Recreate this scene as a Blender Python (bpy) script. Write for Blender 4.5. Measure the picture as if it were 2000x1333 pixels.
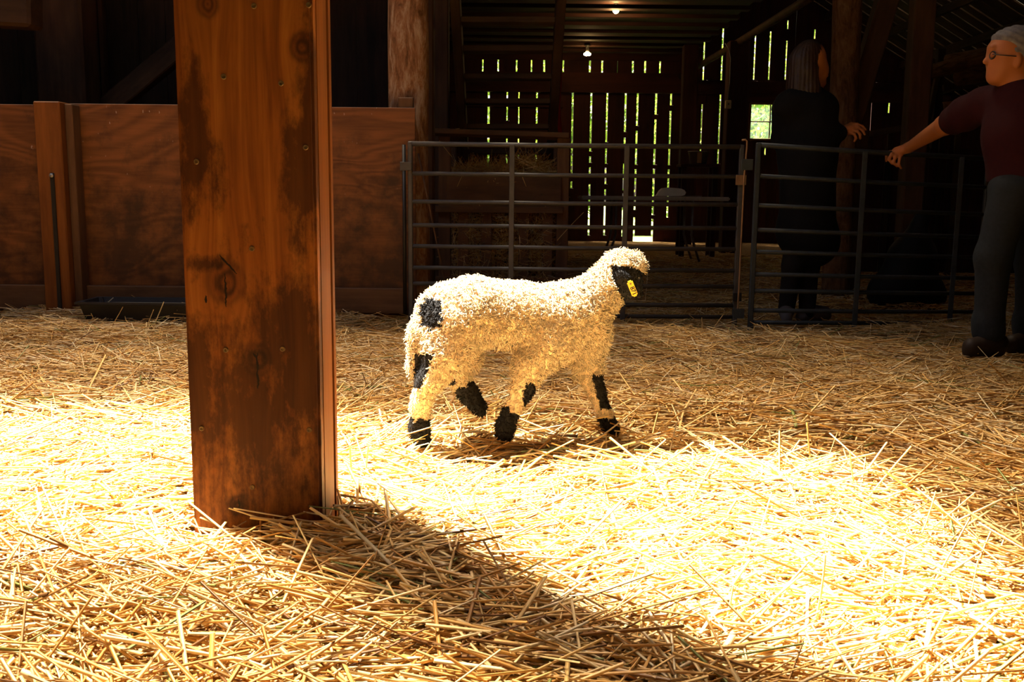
import bpy, bmesh, math, random
import numpy as np
from mathutils import Vector, Matrix, Euler

for o in list(bpy.data.objects):
    bpy.data.objects.remove(o, do_unlink=True)
SC = bpy.context.scene
COL = SC.collection
R = math.radians
random.seed(7)
RNG = np.random.default_rng(11)

# ------------------------------------------------------------------ camera, sky, sun, exposure
FPX = 1900.0
CAM_H = 0.74
PITCH, ROLL = R(8.57), 0.010
cd = bpy.data.cameras.new('camera')
cam = bpy.data.objects.new('camera', cd)
COL.objects.link(cam)
cd.sensor_width = 36.0
cd.lens = FPX / 2000 * 36.0
cd.clip_start = 0.02
cd.clip_end = 200
CAMROT = Matrix.Rotation(R(90) - PITCH, 3, 'X') @ Matrix.Rotation(ROLL, 3, 'Z')
cam.matrix_world = Matrix.Translation((0, 0, CAM_H)) @ CAMROT.to_4x4()
SC.camera = cam

SUN_EL = R(66)
TR = Vector((0.70, -0.714, 0)).normalized()          # the way the sunlight travels over the floor
SUN_STRENGTH = 92.0
SKY_STRENGTH = 0.9
EXPOSURE = 0.0

W = bpy.data.worlds.new('sky')
SC.world = W
W.use_nodes = True
nt = W.node_tree
nt.nodes.clear()
wo = nt.nodes.new('ShaderNodeOutputWorld')
wb = nt.nodes.new('ShaderNodeBackground')
ws = nt.nodes.new('ShaderNodeTexSky')
ws.sky_type = 'NISHITA'
ws.sun_disc = False
ws.sun_elevation = SUN_EL
ws.sun_rotation = math.atan2(-TR.x, -TR.y)
ws.air_density = 0.8
ws.dust_density = 7.0
ws.ozone_density = 0.3
wb.inputs['Strength'].default_value = SKY_STRENGTH
nt.links.new(ws.outputs[0], wb.inputs['Color'])
nt.links.new(wb.outputs[0], wo.inputs['Surface'])

sd = bpy.data.lights.new('sun', 'SUN')
sun = bpy.data.objects.new('sun', sd)
COL.objects.link(sun)
sd.energy = SUN_STRENGTH
sd.angle = R(5.0)
sd.color = (1.0, 0.93, 0.80)
SUNDIR = Vector((TR.x * math.cos(SUN_EL), TR.y * math.cos(SUN_EL), -math.sin(SUN_EL)))
sun.rotation_euler = SUNDIR.to_track_quat('-Z', 'Y').to_euler()
sun.location = (-3, 6, 9)

SC.view_settings.view_transform = 'Standard'
SC.view_settings.look = 'None'
SC.view_settings.exposure = EXPOSURE
SC.view_settings.gamma = 1.0
SC.view_settings.use_curve_mapping = False
SC.cycles.max_bounces = 7
SC.cycles.diffuse_bounces = 4
SC.cycles.adaptive_threshold = 0.02
SC.cycles.sample_clamp_indirect = 12.0

# ------------------------------------------------------------------ helpers
def ray(x, y):
    return (CAMROT @ Vector((x - 1000.0, 666.5 - y, -FPX))).normalized()

def P(x, y, Y):
    """the point at real depth Y (metres into the barn) seen at x, y of the photograph"""
    d = ray(x, y)
    t = Y / d.y
    return Vector((d.x * t, Y, CAM_H + d.z * t))

def F(x, y, z=0.0):
    d = ray(x, y)
    t = (z - CAM_H) / d.z
    return Vector((d.x * t, d.y * t, z))

def ppm(Y):
    return FPX / (Y * math.cos(PITCH) + CAM_H * math.sin(PITCH))

def link(o, parent=None):
    COL.objects.link(o)
    if parent is not None:
        o.parent = parent
        o.matrix_parent_inverse = parent.matrix_basis.inverted() if parent.parent is None else (parent.parent.matrix_basis @ parent.matrix_parent_inverse @ parent.matrix_basis).inverted()
    return o

def tag(o, label=None, cat=None, group=None, kind=None):
    if label: o['label'] = label
    if cat: o['category'] = cat
    if group: o['group'] = group
    if kind: o['kind'] = kind
    return o

def empty(name, loc, label=None, cat=None, group=None, kind=None, rz=0):
    o = bpy.data.objects.new(name, None)
    o.empty_display_size = 0.1
    o.matrix_basis = Matrix.Translation(loc) @ Matrix.Rotation(rz, 4, 'Z')
    COL.objects.link(o)
    return tag(o, label, cat, group, kind)

def wmat(o):
    """world matrix without a depsgraph update"""
    if o.parent is None:
        return o.matrix_basis.copy()
    return wmat(o.parent) @ o.matrix_parent_inverse @ o.matrix_basis

def adopt(o, parent):
    COL.objects.link(o)
    if parent is not None:
        o.parent = parent
        o.matrix_parent_inverse = wmat(parent).inverted()
    return o

def bm_obj(name, bm, mat, parent=None, matrix=None, smooth=False):
    me = bpy.data.meshes.new(name)
    bm.to_mesh(me)
    bm.free()
    if smooth:
        me.polygons.foreach_set('use_smooth', [True] * len(me.polygons))
    if mat: me.materials.append(mat)
    o = bpy.data.objects.new(name, me)
    if matrix is not None: o.matrix_basis = matrix
    return adopt(o, parent)

def np_mesh(name, V, Fc, smooth=False, cols=None, attr='tint'):
    V = np.ascontiguousarray(V, dtype=np.float32)
    Fc = np.ascontiguousarray(Fc, dtype=np.int32)
    me = bpy.data.meshes.new(name)
    me.vertices.add(len(V))
    me.vertices.foreach_set('co', V.ravel())
    n = Fc.shape[1]
    me.loops.add(Fc.size)
    me.loops.foreach_set('vertex_index', Fc.ravel())
    me.polygons.add(len(Fc))
    me.polygons.foreach_set('loop_start', np.arange(0, Fc.size, n, dtype=np.int32))
    if smooth:
        me.polygons.foreach_set('use_smooth', np.ones(len(Fc), dtype=bool))
    me.update(calc_edges=True)
    if cols is not None:
        a = me.attributes.new(attr, 'FLOAT_COLOR', 'POINT')
        c = np.ones((len(V), 4), np.float32)
        c[:, :3] = cols
        a.data.foreach_set('color', c.ravel())
    return me

def np_obj(name, V, Fc, mat, parent=None, smooth=False, cols=None):
    me = np_mesh(name, V, Fc, smooth, cols)
    if mat: me.materials.append(mat)
    o = bpy.data.objects.new(name, me)
    return adopt(o, parent)

def frame_z(p0, p1, up=Vector((0, -1, 0))):
    """matrix with local Z along p0->p1, local -Y turned to 'up' as well as it can, origin in the middle"""
    p0, p1 = Vector(p0), Vector(p1)
    z = (p1 - p0).normalized()
    y = -(up - up.dot(z) * z)
    if y.length < 1e-4:
        y = Vector((1, 0, 0)) - z.x * z
    y.normalize()
    x = y.cross(z).normalized()
    m = Matrix((x, y, z)).transposed().to_4x4()
    m.translation = (p0 + p1) / 2
    return m, (p1 - p0).length

def beam(name, p0, p1, w, d, mat, parent=None, bevel=0.004, up=Vector((0, -1, 0)), seg=1, warp=0.0):
    """a timber from p0 to p1, w wide across, d deep; grain runs along local Z"""
    m, L = frame_z(p0, p1, up)
    bm = bmesh.new()
    bmesh.ops.create_cube(bm, size=1.0)
    for v in bm.verts:
        v.co = Vector((v.co.x * w, v.co.y * d, v.co.z * L))
    if bevel > 0:
        b = min(bevel, w * .3, d * .3)
        bmesh.ops.bevel(bm, geom=bm.edges[:], offset=b, segments=seg, affect='EDGES')
    if warp > 0:
        a, c = random.uniform(-warp, warp), random.uniform(-warp, warp)
        for v in bm.verts:
            t = v.co.z / L
            v.co.x += a * (t if t > 0 else 0)
            v.co.y += c * t
    return bm_obj(name, bm, mat, parent, m)

def tube_bm(pts, r, n=10, bm=None, cap=True):
    """a round tube along points; r a number or one per point"""
    bm = bm or bmesh.new()
    pts = [Vector(p) for p in pts]
    rs = r if hasattr(r, '__len__') else [r] * len(pts)
    rings = []
    ref = None
    for i, p in enumerate(pts):
        a = pts[max(i - 1, 0)]
        b = pts[min(i + 1, len(pts) - 1)]
        t = (b - a).normalized()
        if ref is None:
            ref = t.orthogonal().normalized()
        u = (ref - ref.dot(t) * t).normalized()
        ref = u
        v = t.cross(u)
        rings.append([bm.verts.new(p + rs[i] * (math.cos(q) * u + math.sin(q) * v)) for q in [2 * math.pi * k / n for k in range(n)]])
    for a, b in zip(rings, rings[1:]):
        for k in range(n):
            bm.faces.new((a[k], a[(k + 1) % n], b[(k + 1) % n], b[k]))
    if cap:
        bm.faces.new(rings[0][::-1])
        bm.faces.new(rings[-1])
    return bm

def tube(name, pts, r, mat, parent=None, n=10):
    c = Vector(pts[0])
    bm = tube_bm([Vector(p) - c for p in pts], r, n)
    return bm_obj(name, bm, mat, parent, Matrix.Translation(c), smooth=True)

def lathe_bm(prof, n=24, bm=None):
    bm = bm or bmesh.new()
    rings = [[bm.verts.new((r * math.cos(2 * math.pi * k / n), r * math.sin(2 * math.pi * k / n), z)) for k in range(n)] for r, z in prof]
    for a, b in zip(rings, rings[1:]):
        for k in range(n):
            bm.faces.new((a[k], a[(k + 1) % n], b[(k + 1) % n], b[k]))
    bm.faces.new(rings[0][::-1])
    bm.faces.new(rings[-1])
    return bm

# ---- rounded bodies: distance field of blended limbs, meshed by surface nets
def cap(a, b, ra, rb=None, k=0.03):
    return ('c', np.array(a, float), np.array(b, float), float(ra), float(ra if rb is None else rb), k)

def ell(c, r, rot=None, k=0.03):
    M = np.eye(3) if rot is None else np.array(rot)
    return ('e', np.array(c, float), np.array(r, float), M, 0, k)

def prim_bounds(p):
    if p[0] == 'c':
        r = max(p[3], p[4])
        return np.minimum(p[1], p[2]) - r, np.maximum(p[1], p[2]) + r
    r = max(p[2])
    return p[1] - r, p[1] + r

def prim_eval(p, X):
    if p[0] == 'c':
        a, b = p[1], p[2]
        ba = b - a
        pa = X - a
        t = np.clip((pa @ ba) / max(ba @ ba, 1e-9), 0, 1)
        return np.linalg.norm(pa - t[..., None] * ba, axis=-1) - (p[3] + (p[4] - p[3]) * t)
    q = (X - p[1]) @ p[3].T
    s = np.linalg.norm(q / p[2], axis=-1)
    g = np.linalg.norm(q / p[2] ** 2, axis=-1)
    return s * (s - 1) / np.maximum(g, 1e-6)

def body_mesh(prims, vox):
    lo = np.min([prim_bounds(p)[0] for p in prims], axis=0) - 3 * vox - 0.02
    hi = np.max([prim_bounds(p)[1] for p in prims], axis=0) + 3 * vox + 0.02
    n = np.ceil((hi - lo) / vox).astype(int) + 1
    G = np.full(n, 1.0, np.float32)
    for p in prims:
        k = p[5]
        a, b = prim_bounds(p)
        i0 = np.maximum(((a - k - 2 * vox - lo) / vox).astype(int), 0)
        i1 = np.minimum(np.ceil((b + k + 2 * vox - lo) / vox).astype(int) + 1, n)
        ax = [lo[d] + vox * np.arange(i0[d], i1[d]) for d in range(3)]
        X = np.stack(np.meshgrid(*ax, indexing='ij'), -1)
        d = prim_eval(p, X)
        S = G[i0[0]:i1[0], i0[1]:i1[1], i0[2]:i1[2]]
        h = np.maximum(k - np.abs(S - d), 0) / k
        S[...] = np.minimum(S, d) - h * h * k * 0.25
    ins = G < 0
    cnt = np.zeros(n - 1, np.int8)
    corners = [(i, j, k) for i in (0, 1) for j in (0, 1) for k in (0, 1)]
    for (i, j, k) in corners:
        cnt += ins[i:n[0] - 1 + i, j:n[1] - 1 + j, k:n[2] - 1 + k]
    act = np.argwhere((cnt > 0) & (cnt < 8))
    idx = np.full(n - 1, -1, np.int32)
    idx[act[:, 0], act[:, 1], act[:, 2]] = np.arange(len(act))
    val = np.stack([G[act[:, 0] + i, act[:, 1] + j, act[:, 2] + k] for (i, j, k) in corners], 1)
    off = np.array(corners, float)
    acc = np.zeros((len(act), 3))
    num = np.zeros(len(act))
    for a in range(8):
        for b in range(a + 1, 8):
            if np.abs(off[a] - off[b]).sum() == 1:
                va, vb = val[:, a], val[:, b]
                m = (va < 0) != (vb < 0)
                t = np.where(m, va / np.where(m, va - vb, 1), 0)
                acc += m[:, None] * (off[a] + t[:, None] * (off[b] - off[a]))
                num += m
    V = lo + vox * (act + acc / num[:, None])
    quads = []
    for ax in range(3):
        s0 = [slice(None)] * 3
        s1 = [slice(None)] * 3
        s0[ax] = slice(0, -1)
        s1[ax] = slice(1, None)
        A, B = ins[tuple(s0)], ins[tuple(s1)]
        e = np.argwhere(A != B)
        u, v = (ax + 1) % 3, (ax + 2) % 3
        e = e[(e[:, u] > 0) & (e[:, v] > 0)]
        du = np.zeros(3, int)
        du[u] = 1
        dv = np.zeros(3, int)
        dv[v] = 1
        q = np.stack([idx[tuple((e - a).T)] for a in (np.zeros(3, int), du, du + dv, dv)], 1)
        fl = A[tuple(e.T)]
        q[~fl] = q[~fl][:, ::-1]
        quads.append(q)
    return V, np.concatenate(quads)

def body_obj(name, prims, vox, mat, parent=None, colfn=None):
    V, Q = body_mesh(prims, vox)
    cols = None if colfn is None else colfn(V)
    o = np_obj(name, V, Q, mat, parent, True, cols)
    return o

# ------------------------------------------------------------------ materials
class NT:
    def __init__(s, name):
        s.m = bpy.data.materials.new(name)
        s.m.use_nodes = True
        s.t = s.m.node_tree
        s.b = s.t.nodes['Principled BSDF']
        s.out = s.t.nodes['Material Output']
    def n(s, typ, **kw):
        x = s.t.nodes.new(typ)
        for k, v in kw.items():
            setattr(x, k, v)
        return x
    def l(s, a, b):
        s.t.links.new(a, b)
    def val(s, sock, v):
        if hasattr(v, 'is_linked') or isinstance(v, bpy.types.NodeSocket):
            s.l(v, sock)
        else:
            sock.default_value = v
    def math(s, op, a, b=0.0, c=None, clamp=False):
        x = s.n('ShaderNodeMath', operation=op)
        x.use_clamp = clamp
        s.val(x.inputs[0], a)
        s.val(x.inputs[1], b)
        if c is not None: s.val(x.inputs[2], c)
        return x.outputs[0]
    def coords(s, scale=(1, 1, 1), rnd=True, which='Object'):
        tc = s.n('ShaderNodeTexCoord')
        mp = s.n('ShaderNodeMapping')
        s.l(tc.outputs[which], mp.inputs['Vector'])
        mp.inputs['Scale'].default_value = scale
        if rnd:
            oi = s.n('ShaderNodeObjectInfo')
            vm = s.n('ShaderNodeVectorMath', operation='SCALE')
            vm.inputs[0].default_value = (13.1, 7.7, 21.3)
            s.l(oi.outputs['Random'], vm.inputs['Scale'])
            s.l(vm.outputs[0], mp.inputs['Location'])
        return mp.outputs[0]
    def noise(s, vec, scale, detail=4, rough=.55, dist=0.0):
        x = s.n('ShaderNodeTexNoise')
        s.l(vec, x.inputs['Vector'])
        x.inputs['Scale'].default_value = scale
        x.inputs['Detail'].default_value = detail
        x.inputs['Roughness'].default_value = rough
        x.inputs['Distortion'].default_value = dist
        return x.outputs['Fac']
    def ramp(s, fac, stops, interp='LINEAR'):
        x = s.n('ShaderNodeValToRGB')
        s.l(fac, x.inputs[0])
        x.color_ramp.interpolation = interp
        el = x.color_ramp.elements
        while len(el) < len(stops): el.new(0.5)
        for e, (p, c) in zip(el, stops):
            e.position = p
            e.color = (c[0], c[1], c[2], 1) if hasattr(c, '__len__') else (c, c, c, 1)
        return x.outputs['Color']
    def mix(s, fac, a, b, mode='MIX'):
        x = s.n('ShaderNodeMix', data_type='RGBA', blend_type=mode)
        s.val(x.inputs[0], fac)
        for sock, v in ((x.inputs[6], a), (x.inputs[7], b)):
            if isinstance(v, bpy.types.NodeSocket): s.l(v, sock)
            else: sock.default_value = (*v, 1) if len(v) == 3 else v
        return x.outputs[2]
    def bump(s, h, strength=.3, dist=.01):
        x = s.n('ShaderNodeBump')
        s.l(h, x.inputs['Height'])
        x.inputs['Strength'].default_value = strength
        x.inputs['Distance'].default_value = dist
        s.l(x.outputs[0], s.b.inputs['Normal'])
    def fin(s, col, rough=.7, spec=.3, metal=0.0):
        s.val(s.b.inputs['Base Color'], col if isinstance(col, bpy.types.NodeSocket) else (*col, 1))
        s.val(s.b.inputs['Roughness'], rough)
        s.b.inputs['Specular IOR Level'].default_value = spec
        s.b.inputs['Metallic'].default_value = metal
        return s.m

def wood(name, lo, hi, grain=9.0, rough=.75, dark=None, spec=.25):
    w = NT(name)
    c = w.coords((1, 1, .07))
    n1 = w.noise(c, grain, 5, .6, .6)
    n2 = w.noise(c, grain * 5.5, 3, .6)
    f = w.math('ADD', w.math('MULTIPLY', n1, .7), w.math('MULTIPLY', n2, .3))
    col = w.ramp(f, [(.32, lo), (.66, hi)])
    c2 = w.coords((1, 1, .35))
    st = w.ramp(w.noise(c2, 3.2, 5, .65), [(.42, 0.0), (.68, 1.0)])
    col = w.mix(w.math('MULTIPLY', st, .75), col, dark or tuple(x * .35 for x in lo))
    w.bump(f, .35, .006)
    return w.fin(col, rough, spec)

def flat(name, c, rough=.6, spec=.3, metal=0.0, var=.12, sc=18.0):
    w = NT(name)
    n = w.noise(w.coords(), sc, 4, .6)
    col = w.mix(n, tuple(x * (1 - var * 2) for x in c), tuple(min(1, x * (1 + var * 2)) for x in c))
    w.bump(n, .15, .004)
    return w.fin(col, rough, spec, metal)

M = {}
M['pale_planks'] = wood('pale_ceiling_planks', (.24, .14, .06), (.38, .24, .10), 9)  # kept pale to bounce warm light down; this ceiling is out of view
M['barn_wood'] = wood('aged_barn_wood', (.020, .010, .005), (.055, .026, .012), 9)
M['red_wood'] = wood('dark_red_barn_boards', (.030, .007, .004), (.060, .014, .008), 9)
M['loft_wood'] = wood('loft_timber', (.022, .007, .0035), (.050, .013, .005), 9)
M['stair_wood'] = wood('stair_timber', (.050, .026, .011), (.10, .052, .022), 9)
M['beam_wood'] = wood('heavy_beam', (.05, .022, .009), (.11, .05, .02), 7)
M['feeder_wood'] = wood('feeder_boards', (.08, .038, .016), (.16, .075, .03), 9)
M['fresh_wood'] = wood('oiled_timber', (.11, .032, .005), (.24, .078, .013), 12, .6, (.08, .024, .006), .2)
M['gate_metal'] = flat('grey_painted_steel', (.075, .068, .062), .5, .35, .2, .2)
M['gate_metal_blue'] = flat('slate_painted_steel', (.035, .042, .046), .5, .35, .2, .2)
M['rust_metal'] = flat('rusty_steel_rod', (.30, .17, .08), .6, .3, .4, .25)
M['dark_metal'] = flat('dark_iron', (.03, .028, .026), .5, .4, .6)
M['brass_screw'] = flat('weathered_screw', (.16, .10, .04), .5, .4, .6)
M['black_rubber'] = flat('black_rubber', (.018, .018, .020), .45, .4)
M['black_plastic'] = flat('black_sack_plastic', (.006, .006, .006), .7, .2)
M['white_plastic'] = flat('white_table_plastic', (.55, .50, .43), .5, .35)
M['paper'] = flat('paper', (.80, .78, .74), .8, .2, 0, .04)
M['grey_steel'] = flat('grey_table_leg', (.20, .19, .18), .4, .4, .6)
M['rope_red'] = flat('red_rope', (.25, .012, .008), .8, .2)
M['galv'] = flat('galvanised_pail', (.30, .29, .27), .4, .5, .6)
M['box_white'] = flat('ivory_switch_box', (.50, .38, .24), .5, .3)
M['tag_yellow'] = flat('yellow_tag_plastic', (.85, .52, .01), .35, .4, 0, .05)
M['tag_ink'] = flat('black_ink', (.01, .01, .01), .6, .2)
M['shirt_maroon'] = flat('maroon_cotton', (.030, .005, .006), .9, .15, 0, .15, 40)
M['denim'] = flat('blue_grey_denim', (.020, .023, .025), .9, .15, 0, .2, 60)
M['coat_black'] = flat('black_coat_cloth', (.006, .0055, .0055), .9, .15, 0, .2, 40)
M['trouser_black'] = flat('black_trouser_cloth', (.012, .010, .010), .9, .15)
M['shoe_grey'] = flat('grey_shoe', (.075, .068, .075), .7, .25)
M['shoe_brown'] = flat('brown_boot', (.030, .017, .010), .6, .25)
M['skin'] = flat('skin', (.40, .135, .045), .6, .25, 0, .05, 12)
M['hair_grey'] = flat('grey_hair', (.15, .135, .13), .7, .3, 0, .3, 60)
M['hair_brown'] = flat('brown_hair', (.024, .011, .005), .55, .4, 0, .3, 60)
M['scarf'] = flat('yellow_scarf', (.45, .24, .04), .8, .2)
M['glasses'] = flat('black_spectacle_frame', (.01, .01, .01), .3, .5)
M['leaf_trunk'] = flat('tree_trunk_bark', (.10, .07, .05), .9, .1)
M['glass_lens'] = flat('spectacle_lens', (.05, .05, .05), .1, .5)

def attr_mat(name, rough=.55, spec=.3, transl=0.0, attr='tint', sss=0.0, gain=1.0):
    w = NT(name)
    a = w.n('ShaderNodeAttribute', attribute_name=attr)
    col = a.outputs['Color']
    w.fin(col, rough, spec)
    if sss:
        w.b.inputs['Subsurface Weight'].default_value = sss
        w.b.inputs['Subsurface Radius'].default_value = (.012, .008, .005)
        w.b.inputs['Subsurface Scale'].default_value = 1.0
    if transl > 0:
        t = w.n('ShaderNodeBsdfTranslucent')
        w.l(col, t.inputs['Color'])
        mx = w.n('ShaderNodeMixShader')
        mx.inputs[0].default_value = transl
        w.l(w.b.outputs[0], mx.inputs[1])
        w.l(t.outputs[0], mx.inputs[2])
        w.l(mx.outputs[0], w.out.inputs['Surface'])
    return w.m
M['straw'] = attr_mat('straw', .42, .38, .12)
M['hay'] = attr_mat('hay', .6, .2, .1)
M['wool'] = attr_mat('wool', .85, .15, .28)
M['lamb_skin'] = attr_mat('lamb_coat', .75, .2, .0)
M['leaf'] = attr_mat('leaf', .5, .3, .5)

w = NT('soil_and_chaff')
c = w.coords(rnd=False)
n = w.noise(c, 30, 6, .7)
w.bump(n, .6, .02)
M['floor'] = w.fin(w.ramp(n, [(.3, (.10, .05, .015)), (.7, (.38, .21, .065))]), .9, .1)

w = NT('grass_ground')
n = w.noise(w.coords(rnd=False), 3, 6, .7)
M['grass'] = w.fin(w.ramp(n, [(.3, (.06, .10, .02)), (.7, (.16, .20, .05))]), .9, .1)

# invented sheet above the roof boards, dims the sky seen in their gaps
w = NT('sky_dimming_sheet')
t = w.n('ShaderNodeBsdfTranslucent')
nz = w.noise(w.coords(rnd=False), 2.5, 3)
w.l(w.ramp(nz, [(.35, (.15, .135, .11)), (.65, (.45, .42, .36))]), t.inputs['Color'])
d = w.n('ShaderNodeBsdfDiffuse')
d.inputs['Color'].default_value = (.05, .045, .04, 1)
mx = w.n('ShaderNodeMixShader')
mx.inputs[0].default_value = .6
w.l(d.outputs[0], mx.inputs[1])
w.l(t.outputs[0], mx.inputs[2])
w.l(mx.outputs[0], w.out.inputs['Surface'])
M['roof_dimmer'] = w.m

w = NT('amber_fibreglass_sheet')
t = w.n('ShaderNodeBsdfTranslucent')
w.l(w.ramp(w.noise(w.coords(rnd=False), 2.5, 3), [(.35, (.30, .19, .08)), (.65, (.40, .26, .12))]), t.inputs['Color'])
w.l(t.outputs[0], w.out.inputs['Surface'])
M['amber_sheet'] = w.m

# dusty window pane
w = NT('dusty_glass')
tr = w.n('ShaderNodeBsdfTransparent')
tr.inputs['Color'].default_value = (.82, .88, .88, 1)
tl = w.n('ShaderNodeBsdfTranslucent')
tl.inputs['Color'].default_value = (.35, .38, .40, 1)
mx = w.n('ShaderNodeMixShader')
w.l(w.ramp(w.noise(w.coords(), 9, 3), [(.35, .02), (.7, .07)]), mx.inputs[0])
w.l(tr.outputs[0], mx.inputs[1])
w.l(tl.outputs[0], mx.inputs[2])
w.l(mx.outputs[0], w.out.inputs['Surface'])
M['pane'] = w.m

# ---- the big built-up post: grain bent round knots, worn dark patches, cracks
def post_board_mat(name, knots, stains, cracks):
    """knots (x, z, r); stains (x, z, rx, rz, amount); cracks (x0, z0, x1, z1): board coordinates in metres"""
    w = NT(name)
    tc = w.n('ShaderNodeTexCoord')
    sp = w.n('ShaderNodeSeparateXYZ')
    w.l(tc.outputs['Object'], sp.inputs[0])
    X, Y, Z = sp.outputs
    def dist(x, z, rx, rz):
        dx = w.math('DIVIDE', w.math('SUBTRACT', X, x), rx)
        dz = w.math('DIVIDE', w.math('SUBTRACT', Z, z), rz)
        return w.math('SQRT', w.math('ADD', w.math('MULTIPLY', dx, dx), w.math('MULTIPLY', dz, dz)))
    shift = 0.0
    ring = None
    core = None
    for (x, z, r) in knots:
        dd = dist(x, z, r, r * 2.0)
        push = w.math('POWER', 2.718, w.math('MULTIPLY', w.math('MULTIPLY', dd, dd), -.55))
        side = w.math('DIVIDE', w.math('SUBTRACT', X, x), r)
        push = w.math('MULTIPLY', w.math('MULTIPLY', push, side), r * .55)
        shift = push if isinstance(shift, float) else w.math('ADD', shift, push)
        dk = dist(x, z, r, r * 1.15)
        kf = w.math('SUBTRACT', 1.0, w.math('MULTIPLY', w.math('SUBTRACT', dk, .55), 2.2), clamp=True)
        core = kf if core is None else w.math('MAXIMUM', core, kf)
        rg = dk
        ring = rg if ring is None else w.math('MINIMUM', ring, rg)
    gx = w.math('SUBTRACT', X, shift) if not isinstance(shift, float) else X
    cb = w.n('ShaderNodeCombineXYZ')
    w.l(gx, cb.inputs[0])
    w.l(w.math('MULTIPLY', Z, .045), cb.inputs[2])
    w.l(w.math('MULTIPLY', Y, .3), cb.inputs[1])
    g1 = w.noise(cb.outputs[0], 34, 4, .6, .9)
    g2 = w.noise(cb.outputs[0], 150, 3, .6)
    g3 = w.noise(cb.outputs[0], 9, 2, .5)
    f = w.math('ADD', w.math('MULTIPLY', g1, .55), w.math('ADD', w.math('MULTIPLY', g2, .2), w.math('MULTIPLY', g3, .25)))
    col = w.ramp(f, [(.30, (.085, .020, .002)), (.46, (.215, .062, .007)), (.66, (.37, .135, .020))])
    if core is not None:
        rw = w.math('SINE', w.math('MULTIPLY', w.math('ADD', ring, w.math('MULTIPLY', g1, .8)), 15))
        kc = w.mix(w.math('MULTIPLY_ADD', rw, .5, .5), (.045, .011, .002), (.16, .044, .007))
        col = w.mix(w.math('MULTIPLY', core, .95), col, kc)
    # worn greasy patches
    vn = w.n('ShaderNodeMapping')
    w.l(tc.outputs['Object'], vn.inputs['Vector'])
    vn.inputs['Scale'].default_value = (1, 1, .45)
    sn = w.noise(vn.outputs[0], 26, 7, .72)
    sn2 = w.noise(vn.outputs[0], 7, 4, .6)
    tot = None
    for (x, z, rx, rz, am) in stains:
        dd = dist(x, z, rx, rz)
        q = w.math('MULTIPLY', w.math('SUBTRACT', 1.0, dd), am)
        tot = q if tot is None else w.math('MAXIMUM', tot, q)
    if tot is not None:
        e = w.math('ADD', tot, w.math('ADD', w.math('MULTIPLY', w.math('SUBTRACT', sn, .5), 3.6), w.math('MULTIPLY', w.math('SUBTRACT', sn2, .5), 1.6)))
        mask = w.math('MULTIPLY', w.math('ADD', e, .42), 1.3, clamp=True)
        col = w.mix(w.math('MULTIPLY', mask, .9), col, w.mix(1.0, col, (.17, .12, .09), 'MULTIPLY'))
    gen = w.ramp(w.noise(vn.outputs[0], 4, 5, .65), [(.40, 0.0), (.75, 1.0)])
    col = w.mix(w.math('MULTIPLY', gen, .45), col, (.12, .042, .010))
    ck = None
    for (x0, z0, x1, z1) in cracks:
        dx, dz = x1 - x0, z1 - z0
        L2 = dx * dx + dz * dz
        wob = w.math('MULTIPLY', w.math('SUBTRACT', w.noise(tc.outputs['Object'], 60, 3), .5), .012)
        px = w.math('ADD', w.math('SUBTRACT', X, x0), wob)
        pz = w.math('SUBTRACT', Z, z0)
        tt = w.math('DIVIDE', w.math('ADD', w.math('MULTIPLY', px, dx), w.math('MULTIPLY', pz, dz)), L2, clamp=True)
        ex = w.math('SUBTRACT', px, w.math('MULTIPLY', tt, dx))
        ez = w.math('SUBTRACT', pz, w.math('MULTIPLY', tt, dz))
        d = w.math('SQRT', w.math('ADD', w.math('MULTIPLY', ex, ex), w.math('MULTIPLY', ez, ez)))
        wd = w.math('MULTIPLY_ADD', w.math('MULTIPLY', tt, w.math('SUBTRACT', 1.0, tt)), .006, .0006)
        m_ = w.math('LESS_THAN', d, wd)
        ck = m_ if ck is None else w.math('MAXIMUM', ck, m_)
    h = f
    if ck is not None:
        col = w.mix(ck, col, (.008, .004, .002))
        h = w.math('SUBTRACT', f, ck)
    w.bump(h, .35, .004)
    return w.fin(col, w.math('MULTIPLY_ADD', sn, .35, .40), .22)

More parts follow.
